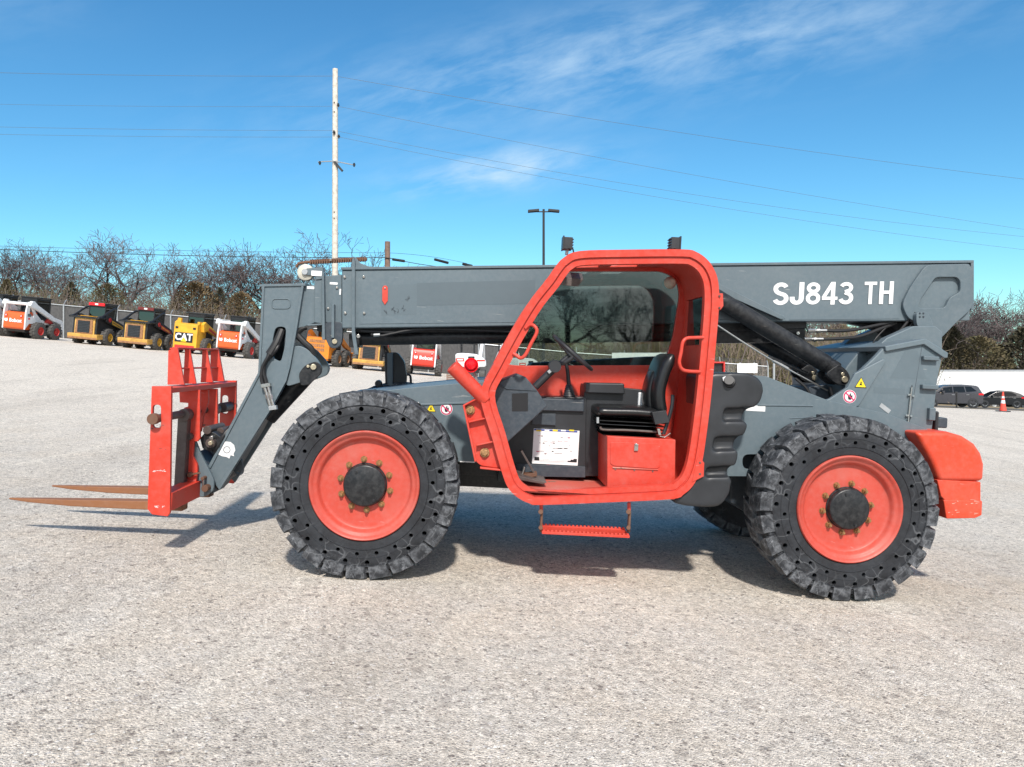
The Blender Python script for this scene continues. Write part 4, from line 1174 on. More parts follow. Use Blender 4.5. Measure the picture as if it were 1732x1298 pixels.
# --- gooseneck
gn = MB(); YG = YB
hole = roundpoly(PP([(466, 553), (484, 553), (482, 585), (475, 613), (461, 606), (461, 575)], YG), .045, 6)
G = PP([(444, 484), (514, 482), (501, 560), (491, 621), (485, 644), (459, 692), (372, 829), (362, 818), (352, 790), (437, 631)], YG)
gn.prism(G, YG, YG + .03, 'grey_paint', holes=[hole]); gn.prism(G, YE - .03, YE, 'grey_paint', holes=[hole])
gn.prism(PP([(444, 484), (448, 484), (441, 632), (357, 792), (352, 790), (437, 631)], YG), YG - .012, YE + .012, 'grey_paint')
gn.prism(PP([(440, 481.5), (517, 479.5), (517, 484), (440, 485.5)], YG), YG - .012, YE + .012, 'grey_paint')
gn.prism(PP([(514, 484), (502, 560), (491, 621), (485, 644), (459, 692), (372, 829), (368, 824), (455, 689), (481, 642), (487, 620), (498, 558), (510, 484)], YG), YG - .010, YG + .05, 'grey_paint')
gn.prism(PP([(514, 484), (502, 560), (491, 621), (487, 620), (498, 558), (510, 484)], YG), YG + .05, YE, 'grey_paint')
em = roundpoly(PP([(459, 505), (492, 505), (492, 523), (459, 523)], YG), .05, 6)
gn.prism(em, YG - .006, YG, 'grey_paint', holes=[offset_in(em, .008)])
gn.build('gooseneck', tele, .004)
lb = MB(); lb.prism(roundpoly(PP([(488, 590), (506, 584), (522, 591), (540, 611), (546, 624), (541, 636), (520, 644), (484, 655)], YG + .05), .05, 5), YG + .02, YG + .06, 'grey_paint')
lb.prism(roundpoly(PP([(488, 590), (506, 584), (522, 591), (540, 611), (546, 624), (541, 636), (520, 644), (484, 655)], YG + .05), .05, 5), YE - .06, YE - .02, 'grey_paint')
split_part(lb.build('tilt_lobe', tele, .006))
tc_ = MB()
a, b_ = P3(520, 632, YG + .19), P3(452, 706, YG + .19)
tc_.tube([a, b_], .078, 'black_paint', 24)
tc_.prism(roundpoly(PP([(505, 632), (516, 618), (534, 611), (545, 619), (544, 632), (528, 646), (520, 652), (508, 652)], YG - .01), .03, 4), YG - .012, YG + .012, 'black_paint')
tc_.prism(PP([(455, 702), (440, 730), (400, 795), (372, 829), (366, 826), (440, 700), (470, 665)], YG + .2), YG + .1, YG + .3, 'black_paint')
tc_.cyl(P3(530, 621, YG - .03), P3(530, 621, YE), .024, 'zinc', n=16); tc_.cyl(P3(521, 620, YG - .025), P3(521, 620, YG), .013, 'zinc', n=12)
tc_.build('tilt_cylinder', tele, .006)
hose('hydraulic_hose', [(518, 553, YG + .06), (509, 557, YG + .05), (503, 566, YG + .05), (513, 578, YG + .04), (526, 590, YG + .04), (531, 602, YG + .05)], .026, 'rubber_hose')
hose('hydraulic_hose', [(478, 556, YG + .08), (474, 572, YG + .03), (468, 590, YG - .02), (458, 602, YG - .02), (448, 615, YG - .03), (446, 630, YG - .03), (450, 646, YG - .03), (455, 662, YG - .03)], .017)
hose('hydraulic_hose', [(470, 556, YG + .08), (466, 574, YG + .03), (460, 590, YG - .02), (453, 604, YG - .04), (444, 622, YG - .04), (442, 640, YG - .04), (446, 655, YG - .04)], .014)
hs_ = MB(); hs_.tube([P3(477, 558, YG + .03), P3(468, 580, YG), P3(456, 600, YG - .02)], [.03, .034, .036], 'rubber_hose', 10, 4); hs_.build('hose_sleeve', tele)
f = MB()
for px, py in ((447, 652), (453, 653)):
    f.cyl(P3(px, py, YG - .035), P3(px + 11, py + 38, YG - .035), .014, 'steel', n=10); f.cyl(P3(px + 4, py + 15, YG - .035), P3(px + 6, py + 22, YG - .035), .018, 'steel', n=6)
f.obox(P3(450, 652, YG - .035), (.035, 0, .008), (0, .022, 0), (-.004, 0, .014), 'steel')
f.obox(P3(462, 690, YG - .035), (.03, 0, .006), (0, .022, 0), (-.004, 0, .016), 'galvanised')
split_part(f.build('hose_fitting', tele, .002))
# emblem on the neck
em = MB()
bird = [(366, 768), (376, 757), (377, 750), (383, 746.5), (390, 747), (397, 751), (399, 758), (398, 765), (395, 770), (397, 773), (393, 776), (388, 775), (366, 769)]
em.prism(PP([(365, 767), (372, 759), (375, 750), (382, 747), (390, 748), (396, 753), (398, 762), (395, 768), (396, 772), (390, 770), (388, 776), (383, 773), (376, 772)], YG - .001), YG - .003, YG - .0005, 'white_decal')
rg = arc(0, 0, 1, 1, 0, 360, 20)
cx_, cz_ = P(384, 761, YG); ribbon(em, [(p[0], p[1]) for p in rg], .22, cx_, cz_, .026, .026, YG - .003, 'grey_plate', 0, .001)
em.build('emblem', tele, fix=False)
lug = MB(); lug.prism(roundpoly(PP([(392, 790), (407, 775), (411, 792), (410, 802), (402, 807), (396, 798)], YG + .1), .02, 4), YG + .1, YG + .14, 'dark_grey', holes=[[(P(403, 799, YG + .1)[0] + .012 * math.cos(t * .628), P(403, 799, YG + .1)[1] + .012 * math.sin(t * .628)) for t in range(10)]])
lug.prism(PP([(366, 826), (392, 806), (392, 798), (378, 800)], YG + .1), YG + .06, YG + .3, 'dark_steel')
lug.build('tie_lug', tele, .003)

# --- fork carriage
ca = MB(); Y0, Y1 = .34, 1.84
sl_ = roundpoly(PP([(258, 685), (272, 685), (272, 724), (258, 724)], Y0), .035, 6)
side = PP([(256.5, 653.5), (289.5, 653.5), (287, 868), (283, 874), (257, 870.5), (249.5, 862)], Y0)
for ya in (Y0, Y1 - .03): ca.prism(side, ya, ya + .03, 'carriage_orange', holes=[sl_])
def lat(p0, p1, ya, yb, mat='carriage_orange'):
    (xa, za), (xb, zb) = P(p0[0], p0[1], Y0), P(p1[0], p1[1], Y0); ca.box(xa, xb, ya, yb, zb, za, mat)
lat((258, 655), (289, 665.5), Y0 + .03, Y1 - .03)
lat((262, 834), (287, 866), Y0 + .03, .98)
# inner hook plates: placed at their own depth
def hook(Y, y1, pts, mat='carriage_orange'):
    ca.prism(PP(pts, Y), Y, y1, mat)
xr = lambda Y: None
hook(.88, .91, [(309, 660), (338, 660), (338, 742), (334, 747), (328, 747), (326, 772), (333, 785), (334, 798), (331, 818), (325, 823), (308, 826), (309, 804), (312, 795), (318, 788), (318, 780), (311, 770), (311, 690), (318, 688), (318, 682), (304, 681), (303, 664)])
hook(1.14, 1.17, [(333, 660), (352, 660), (352, 680), (345, 700), (340, 730), (333, 735)])
hook(1.30, 1.33, [(340, 658), (367, 658), (368, 728), (366, 738), (352, 738), (341, 720)])
ca.build('fork_carriage', tele, .004)
ub = MB()
(xa, zt) = P(300, 587.5, .62); (xb0, zb0) = P(311.5, 651, .62); (xc, zc) = P(283, 651, .62); (xd, zd) = P(284.5, 593, .62)
for ya in (.62, .86, 1.24, 1.52):
    x_in = xc if ya in (.62,) else xa - .035
    pts = [(x_in, zc), (xd if ya == .62 else xa - .035, zd if ya == .62 else zt), (xa, zt), (xb0, zb0)]
    ub.prism(pts, ya, ya + .022, 'carriage_orange')
ub.prism([(xc, zc), (xd, zd), (xa, zt), (xb0, zb0)], 1.53, 1.55, 'carriage_orange')
ub.box(xa - .05, xa + .002, .645, 1.52, zt - .012, zt - .001, 'carriage_orange'); ub.box(xa - .03, xa + .012, .645, 1.52, zt - .17, zt - .158, 'carriage_orange')
ub.box(xd, xa - .03, .645, 1.52, zt - .02, zt - .008, 'carriage_orange')
ub.build('load_backrest', tele, .003)
fk = P(250, 845, .80)
for ya in (.80, 1.40):
    m = MB()
    xh, zh0 = P(309, 848, .80); _, zh1 = P(309, 862, .80); xt, zt_ = P(8, 844.5, .80); xs_, _ = P(292, 848, .80)
    zg0 = P(250, 846.5, .80)[1]; zg1 = P(250, 862, .80)[1]; zt0 = P(8, 843, .80)[1]; zt1 = P(8, 846, .80)[1]
    def fs_(px, t_, b_, hw): x_, z0_ = P(px, t_, .80); return (x_, hw, z0_, P(px, b_, .80)[1])
    secs = [(xh, .055, zg0 - .003, zg1 - .003), fs_(200, 847.5, 861, .055), fs_(120, 846.5, 857.5, .048), fs_(45, 845, 851.5, .030), fs_(8, 844.3, 847, .010)]
    vs = []
    for x, hw, a_, b_ in secs: vs += [(x, ya + .06 - hw, b_), (x, ya + .06 + hw, b_), (x, ya + .06 + hw, a_), (x, ya + .06 - hw, a_)]
    fs = []
    for i in range(len(secs) - 1):
        for j in range(4): fs.append((i * 4 + j, i * 4 + (j + 1) % 4, i * 4 + 4 + (j + 1) % 4, i * 4 + 4 + j))
    fs += [(0, 1, 2, 3), (16, 17, 18, 19)]
    m.add(vs, fs, 'fork_rust')
    m.box(xs_, xh, ya + .005, ya + .115, zg1, P(300, 706, .80)[1], 'dark_steel')
    m.cyl((xh - .03, ya - .01, P(300, 702, .8)[1]), (xh - .03, ya + .13, P(300, 702, .8)[1]), .05, 'dark_steel', n=18)
    m.build('fork', tele, .006)
m = MB(); c_ = P3(261, 708, Y0)
m.cyl((c_.x + .02, Y0 - .05, c_.z), (c_.x + .02, Y1 + .05, c_.z), .030, 'dark_steel', n=18); m.cyl((c_.x + .012, Y0 - .065, c_.z), (c_.x + .012, Y0 - .01, c_.z), .040, 'rusty_steel', n=18)
m.build('fork_shaft', tele, .004)
qa = MB()
qa.prism(roundpoly(PP([(316, 742), (328, 739), (338, 765), (362, 812), (361, 830), (346, 841), (330, 840), (329, 800), (322, 770)], .93), .03, 4), .93, .96, 'grey_paint')
qa.prism(roundpoly(PP([(316, 742), (328, 739), (338, 765), (362, 812), (361, 830), (346, 841), (330, 840), (329, 800), (322, 770)], .93), .03, 4), 1.30, 1.33, 'grey_paint')
qa.prism(PP([(330, 765), (360, 800), (360, 835), (335, 835)], 1.0), 1.0, 1.28, 'dark_grey')
qa.build('quick_coupler', tele, .004)
qp = MB()
for px, py, Y, r, L, mt in ((319, 739, .84, .027, .12, 'dark_steel'), (320, 804, .84, .020, .1, 'rusty_steel'), (342, 810, .86, .014, .1, 'rusty_steel'), (346, 827, .86, .027, .12, 'rusty_steel'), (355, 750, .93, .038, .4, 'dark_steel'), (350, 728, .96, .034, .35, 'dark_steel'), (372, 731, 1.1, .035, .2, 'dark_steel'), (357, 741, .93, .016, .2, 'steel'), (355, 750, .90, .018, .1, 'zinc'), (375, 690, 1.6, .045, .3, 'dark_steel')):
    a = P3(px, py, Y); qp.cyl(a, a + Vector((0, L, 0)), r, mt, n=16)
qp.obox(P3(328, 802, .85), (.05, 0, .012), (0, .006, 0), (-.002, 0, .008), 'rusty_steel')
qp.prism(PP([(338, 742), (350, 728), (364, 733), (376, 742), (371, 757), (355, 764), (342, 758)], .98), .98, 1.25, 'black_paint'); qp.tube([P3(362, 765, 1.0), P3(378, 738, 1.0), P3(392, 722, 1.05)], .022, 'black_paint', 10, 3)
qp.obox(P3(344, 818, .88), (.006, 0, .0), (0, .01, 0), (.0, 0, .05), 'steel')
split_part(qp.build('coupler_pin', tele, .004), .0)

# --- cab
CABO = [(980, 425), (1060, 422.5), (1156, 422), (1178, 426.5), (1195, 438), (1207, 454), (1215, 478), (1216, 520), (1209, 605), (1201, 688), (1190, 770), (1182, 802), (1172, 822), (1157, 836), (1136, 844.5), (1030, 850), (915, 854.5), (895, 851.5), (878, 843.5), (862, 829), (851, 806), (832, 740), (813, 669), (836, 614), (890, 518), (925, 472), (938, 453), (953, 436.5)]
CY0, CY1 = -.01, .84
O0 = PP(CABO, CY0)
O0c = [(v.x, v.y) for v in catmull([Vector((p[0], p[1], 0)) for p in O0], 4, True)]
I1 = offset_in(O0c, .050); I2 = offset_in(O0c, .098); I15 = offset_in(O0c, .060)
cf = MB()
cf.prism(O0c, CY0, CY0 + .075, 'orange_paint', holes=[I1])
cf.prism(I15, CY0 + .014, CY0 + .075, 'orange_paint', holes=[I2])
cf.prism(offset_in(O0c, .004), CY0 + .02, CY0 + .07, 'orange_paint', holes=[I15])
cf.build('cab_door_frame', tele, .012, 3)
# far side wall with the window opening, roof, rear wall and floor between the two sides
sh = MB()
n = len(O0c)
far_hole_src = PP([(926, 478), (944, 461), (965, 459), (1118, 459), (1136, 466), (1147, 480), (1150, 500), (1139, 570), (1128, 604), (1112, 618), (880, 619), (852, 616), (862, 592)], CY1 - .05)
FH = roundpoly(far_hole_src, .05, 4)
Oi = offset_in(O0c, .006)
sh.prism(Oi, CY1 - .05, CY1 - .005, 'orange_paint', holes=[FH])
# a shell strip along part of the outline
def strip(i0, i1, ya, yb, th, mat, holes_=None):
    idx = [i % n for i in range(i0, i1 + 1)]
    A = offset_in(O0c, .004); B = offset_in(O0c, .004 + th)
    vs = []
    for i in idx:
        vs += [(A[i][0], ya, A[i][1]), (A[i][0], yb, A[i][1]), (B[i][0], yb, B[i][1]), (B[i][0], ya, B[i][1])]
    fs = []
    for k in range(len(idx) - 1):
        for j in range(4): fs.append((k * 4 + j, k * 4 + (j + 1) % 4, k * 4 + 4 + (j + 1) % 4, k * 4 + 4 + j))
    fs += [(0, 1, 2, 3), tuple(len(vs) - 4 + j for j in range(4))]
    sh.add(vs, fs, mat)
# indices are four per traced point
strip(1 * 4 + 2, 7 * 4 - 2, .065, CY1 - .05, .03, 'orange_paint')        # solid rear half of the roof and its curve
for ya, yb in ((.065, .16), (CY1 - .15, CY1 - .05)): strip(-3, 1 * 4 + 2, ya, yb, .035, 'orange_paint')
for k in (-3, 0, 3, 6): strip(k, k + 1, .16, CY1 - .15, .03, 'orange_paint')
strip(8 * 4 - 1, 17 * 4, .065, CY1 - .05, .03, 'orange_paint')            # lower rear wall, floor pan
strip(7 * 4 - 2, 8 * 4 - 1, .065, .17, .03, 'orange_paint'); strip(7 * 4 - 2, 8 * 4 - 1, CY1 - .14, CY1 - .05, .03, 'orange_paint')
strip(17 * 4, 22 * 4, .065, CY1 - .05, .02, 'dark_grey')                   # lower front wall
for ya, yb in ((.065, .12), (CY1 - .1, CY1 - .05)): strip(22 * 4, 26 * 4, ya, yb, .05, 'orange_paint')
strip(22 * 4, 22 * 4 + 4, .12, CY1 - .1, .03, 'orange_paint')
sh.build('cab_shell', tele, .004)
fl = MB()
zf = P(1000, 838, CY0)[1]
fl.box(P(876, 838, 0)[0], P(1160, 838, 0)[0], .03, CY1 - .05, zf - .01, zf + .012, 'floor_orange')
fl.build('cab_floor', tele, .003)
gp = MB()
gp.prism(offset_in(FH, -.01), CY1 - .022, CY1 - .018, 'cab_glass'); gp.build('side_window', tele)
gp = MB()
A = offset_in(O0c, .02); i0, i1 = 7 * 4 - 2, 8 * 4 - 1
p0, p1 = A[i0], A[i1]
gp.add([(p0[0], .17, p0[1]), (p0[0], CY1 - .14, p0[1]), (p1[0], CY1 - .14, p1[1]), (p1[0], .17, p1[1])], [(0, 1, 2, 3)], 'dark_glass')
gp.build('rear_window', tele)
# interior furniture
def shade(pts, Y, y1, mat, name, bev=.006, seg=2):
    m = MB(); m.prism(PP(pts, Y), Y, y1, mat); return m.build(name, tele, bev, seg)
shade([(872, 672), (992, 672), (990, 806), (873, 806), (850, 740)], .52, CY1 - .06, 'black_plastic', 'front_console')
shade([(912, 674), (988, 676), (988, 697), (914, 695)], .49, .60, 'dark_grey', 'console_tray', .008)
shade([(988, 650), (1110, 662), (1112, 806), (988, 806)], .56, CY1 - .06, 'black_plastic', 'side_console')
shade([(991, 648), (1056, 649), (1057, 667), (990, 665)], .50, .66, 'black_plastic', 'armrest_box', .01)
shade([(900, 700), (940, 700), (940, 720), (900, 718)], .50, .53, 'dark_grey', 'console_panel', .003)
shade([(873, 785), (990, 790), (990, 808), (873, 806)], .50, .53, 'dark_grey', 'kick_plate', .003)
# data sheet
ds = MB(); YD = .515
def rect(m, a, b, c, d_, Y, mat, t=.0): (xa, za), (xb, zb) = P(a, b, Y), P(c, d_, Y); m.box(xa, xb, Y - t, Y - t + .0012, zb, za, mat)
rect(ds, 903, 725, 977, 788, YD, 'white_decal', .0)
rect(ds, 903.5, 725.5, 976.5, 732, YD, 'blue_decal', .0016)
rect(ds, 904, 773, 975.5, 782.5, YD, 'black_decal', .0016)
r_ = random.Random(5)
for k in range(34):
    x_ = r_.uniform(906, 966); y_ = r_.choice((737, 740, 746, 749, 754, 758, 763, 767, 786)); L = r_.uniform(2, 8)
    rect(ds, x_, y_, x_ + L, y_ + r_.choice((.8, .8, 1.6)), YD, 'black_decal' if r_.random() < .8 else 'magenta_decal', .0016)
for k in range(5): rect(ds, 907 + k * 14, 727, 915 + k * 14, 730, YD, 'white_decal' if k % 2 else 'yellow_decal', .0026)
for k in range(4): rect(ds, 912, 775 + k * 2, 970 - k * 5, 775.7 + k * 2, YD, 'white_decal', .0026)
ds.build('data_sheet', tele)
shade([(833, 668), (847, 644), (877, 633), (889, 638), (908, 660), (926, 687), (858, 749)], .13, .55, 'dark_grey', 'dash_cowl', .008)
m = MB(); m.prism(PP([(866, 666), (893, 665), (893, 696), (866, 696)], .128), .1278, .13, 'black_decal'); m.tube([P3(846, 651, .128), P3(857, 658, .126), P3(908, 661, .128)], .004, 'dark_grey', 6); m.build('cowl_sticker', tele)
shade([(1027, 738), (1143, 744), (1142, 823), (1027, 826)], .13, .60, 'orange_paint', 'seat_box', .006)
m = MB(); Yb = .13
m.prism(roundpoly(PP([(1032, 748), (1116, 750), (1116, 790), (1110, 793), (1038, 788), (1032, 784)], Yb), .01, 3), Yb - .006, Yb, 'orange_paint')
m.prism(PP([(1036, 790), (1113, 794), (1113, 795.5), (1036, 792)], Yb), Yb - .009, Yb, 'floor_orange')
m.obox(P3(1076, 757, Yb - .012), (.014, 0, 0), (0, .008, 0), (0, 0, .024), 'steel'); m.cyl(P3(1076, 752, Yb - .03), P3(1076, 752, Yb), .009, 'steel', n=8)
for px, py in ((1041, 794), (1073, 795.5), (1104, 797.5)): m.cyl(P3(px, py, Yb - .006), P3(px, py, Yb), .006, 'dark_steel', n=8)
m.build('box_lid', tele, .002)
# seat
se = MB()
def pad(m, path, hw, th, yc, mat, n=14):       # a cushion following a side-profile path (x, z) list with thickness and half width
    Pc = catmull([Vector((p[0], 0, p[1])) for p in path], 4); k = len(Pc); rings = []
    for i, p in enumerate(Pc):
        d = (Pc[min(i + 1, k - 1)] - Pc[max(i - 1, 0)]).normalized(); nn = Vector((-d.z, 0, d.x))
        e = min(1, math.sin(math.pi * (i + .35) / (k - .3)) * 2.2); e = max(e, .15) ** .5
        ring = []
        for j in range(n):
            t = 2 * math.pi * j / n; c, s_ = math.cos(t), math.sin(t)
            sy = math.copysign(abs(c) ** .55, c); sz = math.copysign(abs(s_) ** .75, s_)
            ring.append(p + Vector((0, yc + sy * hw * (.86 + .14 * e), 0)) + nn * (sz * th * e))
        rings.append(ring)
    vs = [v for rg in rings for v in rg]; fs = []
    for i in range(k - 1):
        for j in range(n): fs.append((i * n + j, i * n + (j + 1) % n, (i + 1) * n + (j + 1) % n, (i + 1) * n + j))
    fs += [tuple(range(n)), tuple(range((k - 1) * n, k * n))]
    m.add(vs, fs, mat)
pad(se, [P(1012, 696, .2), P(1035, 697, .2), (P(1080, 698, .2)), P(1128, 703, .2)], .235, .042, .42, 'seat_vinyl', 20)
se.build('seat_cushion', tele, angle=60)
se = MB()
pad(se, [P(1124, 706, .2), P(1118, 680, .2), P(1119, 655, .2), P(1128, 625, .2), P(1140, 600, .2)], .225, .055, .42, 'seat_vinyl', 20)
pad(se, [P(1111, 700, .2), P(1107, 680, .2), P(1109, 655, .2), P(1118, 628, .2)], .12, .035, .42, 'seat_vinyl', 16)
se.build('seat_backrest', tele, angle=60)
sb = MB()
for k in range(5):
    (xa, za), (xb, zb) = P(1014 + k * 1.5, 712 + k * 6, .2), P(1130 - k, 717 + k * 6.2, .2); sb.box(xa, xb, .20 + .008 * (k % 2), .64, zb, za, 'black_plastic' if k % 2 else 'seat_vinyl')
sb.tube([P3(1016, 722, .19), P3(1020, 727, .19), P3(1060, 728, .19), P3(1110, 731, .19)], .008, 'dark_steel', 8, 4)
sb.cyl(P3(1011, 706, .19), P3(1011, 716, .19), .010, 'galvanised', n=8)
sb.build('seat_suspension', tele, .012, 3)
bl = MB()
bl.obox(P3(1116, 706, .15), (.05, 0, .01), (0, .03, 0), (-.014, 0, .042), 'black_plastic')
bl.tube([P3(1138, 668, .17), P3(1136, 690, .17), P3(1128, 718, .17), P3(1122, 735, .17)], .014, 'black_plastic', 8, 4)
bl.obox(P3(1115, 731, .14), (.010, 0, 0), (0, .004, 0), (-.006, 0, .022), 'steel'); bl.tube([P3(1116, 738, .14), P3(1124, 740, .14), P3(1134, 733, .14)], .004, 'steel', 6)
bl.build('seat_belt', tele, .005)
bg_ = MB(); bg_.obox(P3(1086, 676, .56), (.035, 0, 0), (0, .03, 0), (0, 0, .055), 'white_paint'); bg_.obox(P3(1095, 684, .54), (.02, 0, 0), (0, .02, 0), (0, 0, .02), 'black_plastic'); bg_.build('document_box', tele, .012)
# steering
st = MB()
a = P3(905, 655, .38); b_ = P3(936, 625, .38); c_ = P3(969, 597, .38)
st.tube([a, b_], .028, 'black_plastic', 14); st.tube([b_, c_], .020, 'black_plastic', 12); st.lathe([(0, -.05), (.045, -.05), (.05, 0), (.04, .05), (0, .05)], 'black_plastic', 16, tuple(P3(938, 620, .38)))
st.tube([P3(950, 616, .36), P3(966, 607, .34), P3(972, 600, .34)], .016, 'black_plastic', 8)
st.obox(P3(930, 628, .345), (.012, 0, .012), (0, .01, 0), (-.008, 0, .008), 'galvanised')
st.build('steering_column', tele)
sw = MB(); axd = (c_ - a).normalized(); axd = Vector((.62, -.10, .78)).normalized(); u = axd.orthogonal().normalized(); v = axd.cross(u)
sw.tube([c_ + (u * math.cos(t * .2618) + v * math.sin(t * .2618)) * .185 for t in range(24)], .014, 'black_plastic', 10, closed=True)
sw.tube([c_, c_ - axd * .0 - axd * .03], .05, 'black_plastic', 14)
for t in (.4, 2.5, 4.6): sw.tube([c_ - axd * .03, c_ + (u * math.cos(t) + v * math.sin(t)) * .18], .013, 'black_plastic', 8)
sw.build('steering_wheel', tele)
jy = MB(); base = P3(963, 678, .58); topb = P3(962, 650, .58)
for k in range(7):
    q = base.lerp(topb, k / 7); q2 = base.lerp(topb, (k + .9) / 7); jy.cyl(q, q2, .062 - k * .0055, 'black_plastic', .052 - k * .0055, n=18)
jy.tube([topb, P3(960, 628, .57), P3(957, 612, .56)], [.016, .015, .012], 'black_plastic', 10); jy.build('joystick', tele)
pd = MB(); pd.obox(P3(893, 782, .34), (.055, 0, -.085), (0, .05, 0), (.006, 0, .004), 'dark_steel'); pd.obox(P3(896, 803, .32), (.05, 0, .01), (0, .05, 0), (0, 0, .014), 'rusty_steel'); pd.tube([P3(880, 812, .3), P3(887, 790, .3)], .01, 'steel', 8); pd.prism(PP([(874, 804), (905, 812), (925, 816), (918, 819), (874, 811)], .15), .14, .42, 'dark_steel')
pd.build('pedal', tele, .003)
mi = MB(); mi.obox(P3(962, 472, .45), (.085, 0, -.002), (0, .07, .03), (.02, 0, .03), 'red_lens' if False else 'dark_steel'); mi.tube([P3(947, 472, .2), P3(955, 470, .4)], .008, 'black_plastic', 6); mi.build('mirror', tele, .008)
# grab handles
def handle(pts, name='grab_handle', r=.0125):
    m = MB(); m.tube([P3(*p) for p in pts], r, 'orange_paint', 12, 5); m.build(name, tele)
handle([(888, 556, .0), (896, 550, -.005), (904, 552, -.02), (908, 562, -.03), (898, 582, -.03), (889, 600, -.03), (881, 606, -.02), (874, 602, -.01), (868, 598, .0)])
handle([(1190, 571, .0), (1175, 571.5, -.005), (1162, 572.5, -.02), (1155, 579, -.03), (1152, 596, -.03), (1149, 613, -.03), (1153, 624, -.02), (1163, 628, -.01), (1185, 629, .0)])
hb = MB()
hb.prism(PP([(1213, 497), (1221, 497), (1222, 518), (1217, 525), (1212, 525)], .02), -.005, .03, 'orange_paint'); hb.prism(PP([(1178, 770), (1189, 782), (1188, 805), (1168, 815)], .02), -.015, .03, 'orange_paint')
for px, py in ((1217, 501), (1217, 521), (1184, 783), (1184, 802)): hb.cyl(P3(px, py, -.02), P3(px, py, .0), .008, 'dark_steel', n=8)
split_part(hb.build('door_hinge', tele, .003))
# work lamps on the roof
for px, s_ in ((960, -1), (1140, 1)):
    m = MB(); c_ = P3(px, 413, .12)
    m.obox(c_, (.030, 0, 0), (0, .05, 0), (0, 0, .042), 'black_plastic'); m.obox(c_ + Vector((s_ * .034, 0, .002)), (.005, 0, 0), (0, .056, 0), (0, 0, .048), 'black_plastic')
    for k in range(4): m.obox(c_ + Vector((-s_ * .033, 0, -.03 + k * .02)), (.006, 0, 0), (0, .045, 0), (0, 0, .003), 'black_plastic')
    m.tube([c_ + Vector((0, 0, -.04)), c_ + Vector((.004 * s_, 0, -.078))], .012, 'galvanised', 8); m.tube([c_ + Vector((.0, -.05, -.04)), c_ + Vector((-s_ * .03, -.04, -.03)), c_ + Vector((-s_ * .045, -.04, -.075))], .006, 'rubber_hose', 6, 3)
    m.build('work_lamp', tele, .004)
m = MB(); c_ = P3(1140, 477, 1.0); m = MB(); c2_ = P3(1135, 478, .76); m.lathe([(0, -.05), (.025, -.045), (.04, -.02), (.045, .02), (.05, .03), (0, .03)], 'cream_nylon', 20, tuple(c2_)); m.build('dome_lamp', tele)
# front brush tube, mounting bracket
m = MB(); a = P3(764, 619, -.02); b_ = P3(823, 678, .03)
m.tube([a, a.lerp(b_, .25), b_], [.050, .050, .048], 'orange_paint', 24); m.build('guard_tube', tele, .012)
m = MB(); Yk = .05
m.prism(roundpoly(PP([(783, 686), (806, 672), (818, 672), (852, 792), (842, 792), (813, 788), (804, 780)], Yk), .02, 3), Yk, Yk + .02, 'orange_paint')
m.prism(PP([(783, 686), (786, 684), (806, 778), (803, 781)], Yk), Yk - .05, Yk + .02, 'orange_paint')
for (xa, ya_, xb, yb_) in ((783, 685, 812, 670), (793, 712, 828, 704), (806, 751, 838, 744), (812, 789, 850, 793)):
    p0, p1 = P(xa, ya_, Yk), P(xb, yb_, Yk); m.prism([p0, p1, (p1[0], p1[1] - .012), (p0[0], p0[1] - .012)], Yk - .045, Yk + .02, 'orange_paint')
for px, py in ((795, 694), (820, 766)): m.cyl(P3(px, py, Yk - .014), P3(px, py, Yk + .02), .034, 'brass_nut', n=24); m.cyl(P3(px, py, Yk - .035), P3(px, py, Yk), .024, 'brass_nut', n=6)
m.build('cab_bracket', tele, .005)
m = MB(); c_ = P3(797, 618, .35); m.lathe([(0, -.03), (.03, -.028), (.043, -.012), (.046, .01), (0, .01)], 'red_lens', 32, tuple(c_)); m.lathe([(.046, -.012), (.053, -.012), (.053, .05), (.0, .06)], 'red_lens', 32, tuple(c_)); m.tube([c_ + Vector((.01, .04, -.04)), c_ + Vector((.05, .05, -.12)), c_ + Vector((.06, .1, -.2))], .012, 'galvanised', 8); m.build('marker_lamp', tele)
# step
for px in (915.5, 1064):
    m = MB(); m.tube([P3(px, 850, .06), P3(px, 866, .06)], .013, 'orange_paint', 8); m.obox(P3(px, 882, .06), (.008, 0, 0), (0, .02, 0), (0, 0, .075), 'rusty_steel'); m.cyl(P3(px - 1, 866, .02), P3(px - 1, 866, .1), .018, 'rusty_steel', n=10); m.cyl(P3(px - 1, 893, .02), P3(px - 1, 893, .1), .016, 'rusty_steel', n=10); m.build('step_hanger', tele, .003)
m = MB(); (xa, za), (xb, zb) = P(917, 893, .0), P(1065, 911, .0)
m.box(xa, xb, .0, .02, zb + .002, za - .025, 'orange_paint'); m.box(xa, xb, .02, .17, za - .035, za - .025, 'orange_paint'); m.box(xa, xb, .17, .19, zb + .01, za - .018, 'orange_paint')
for k in range(22):
    xx = xa + (xb - xa) * (k + .5) / 22; m.box(xx - .008, xx + .008, .0, .02, za - .025, za - .014, 'orange_paint'); m.box(xx - .008, xx + .008, .17, .19, za - .018, za - .008, 'orange_paint')
tag(m.build('step', tele, .002))

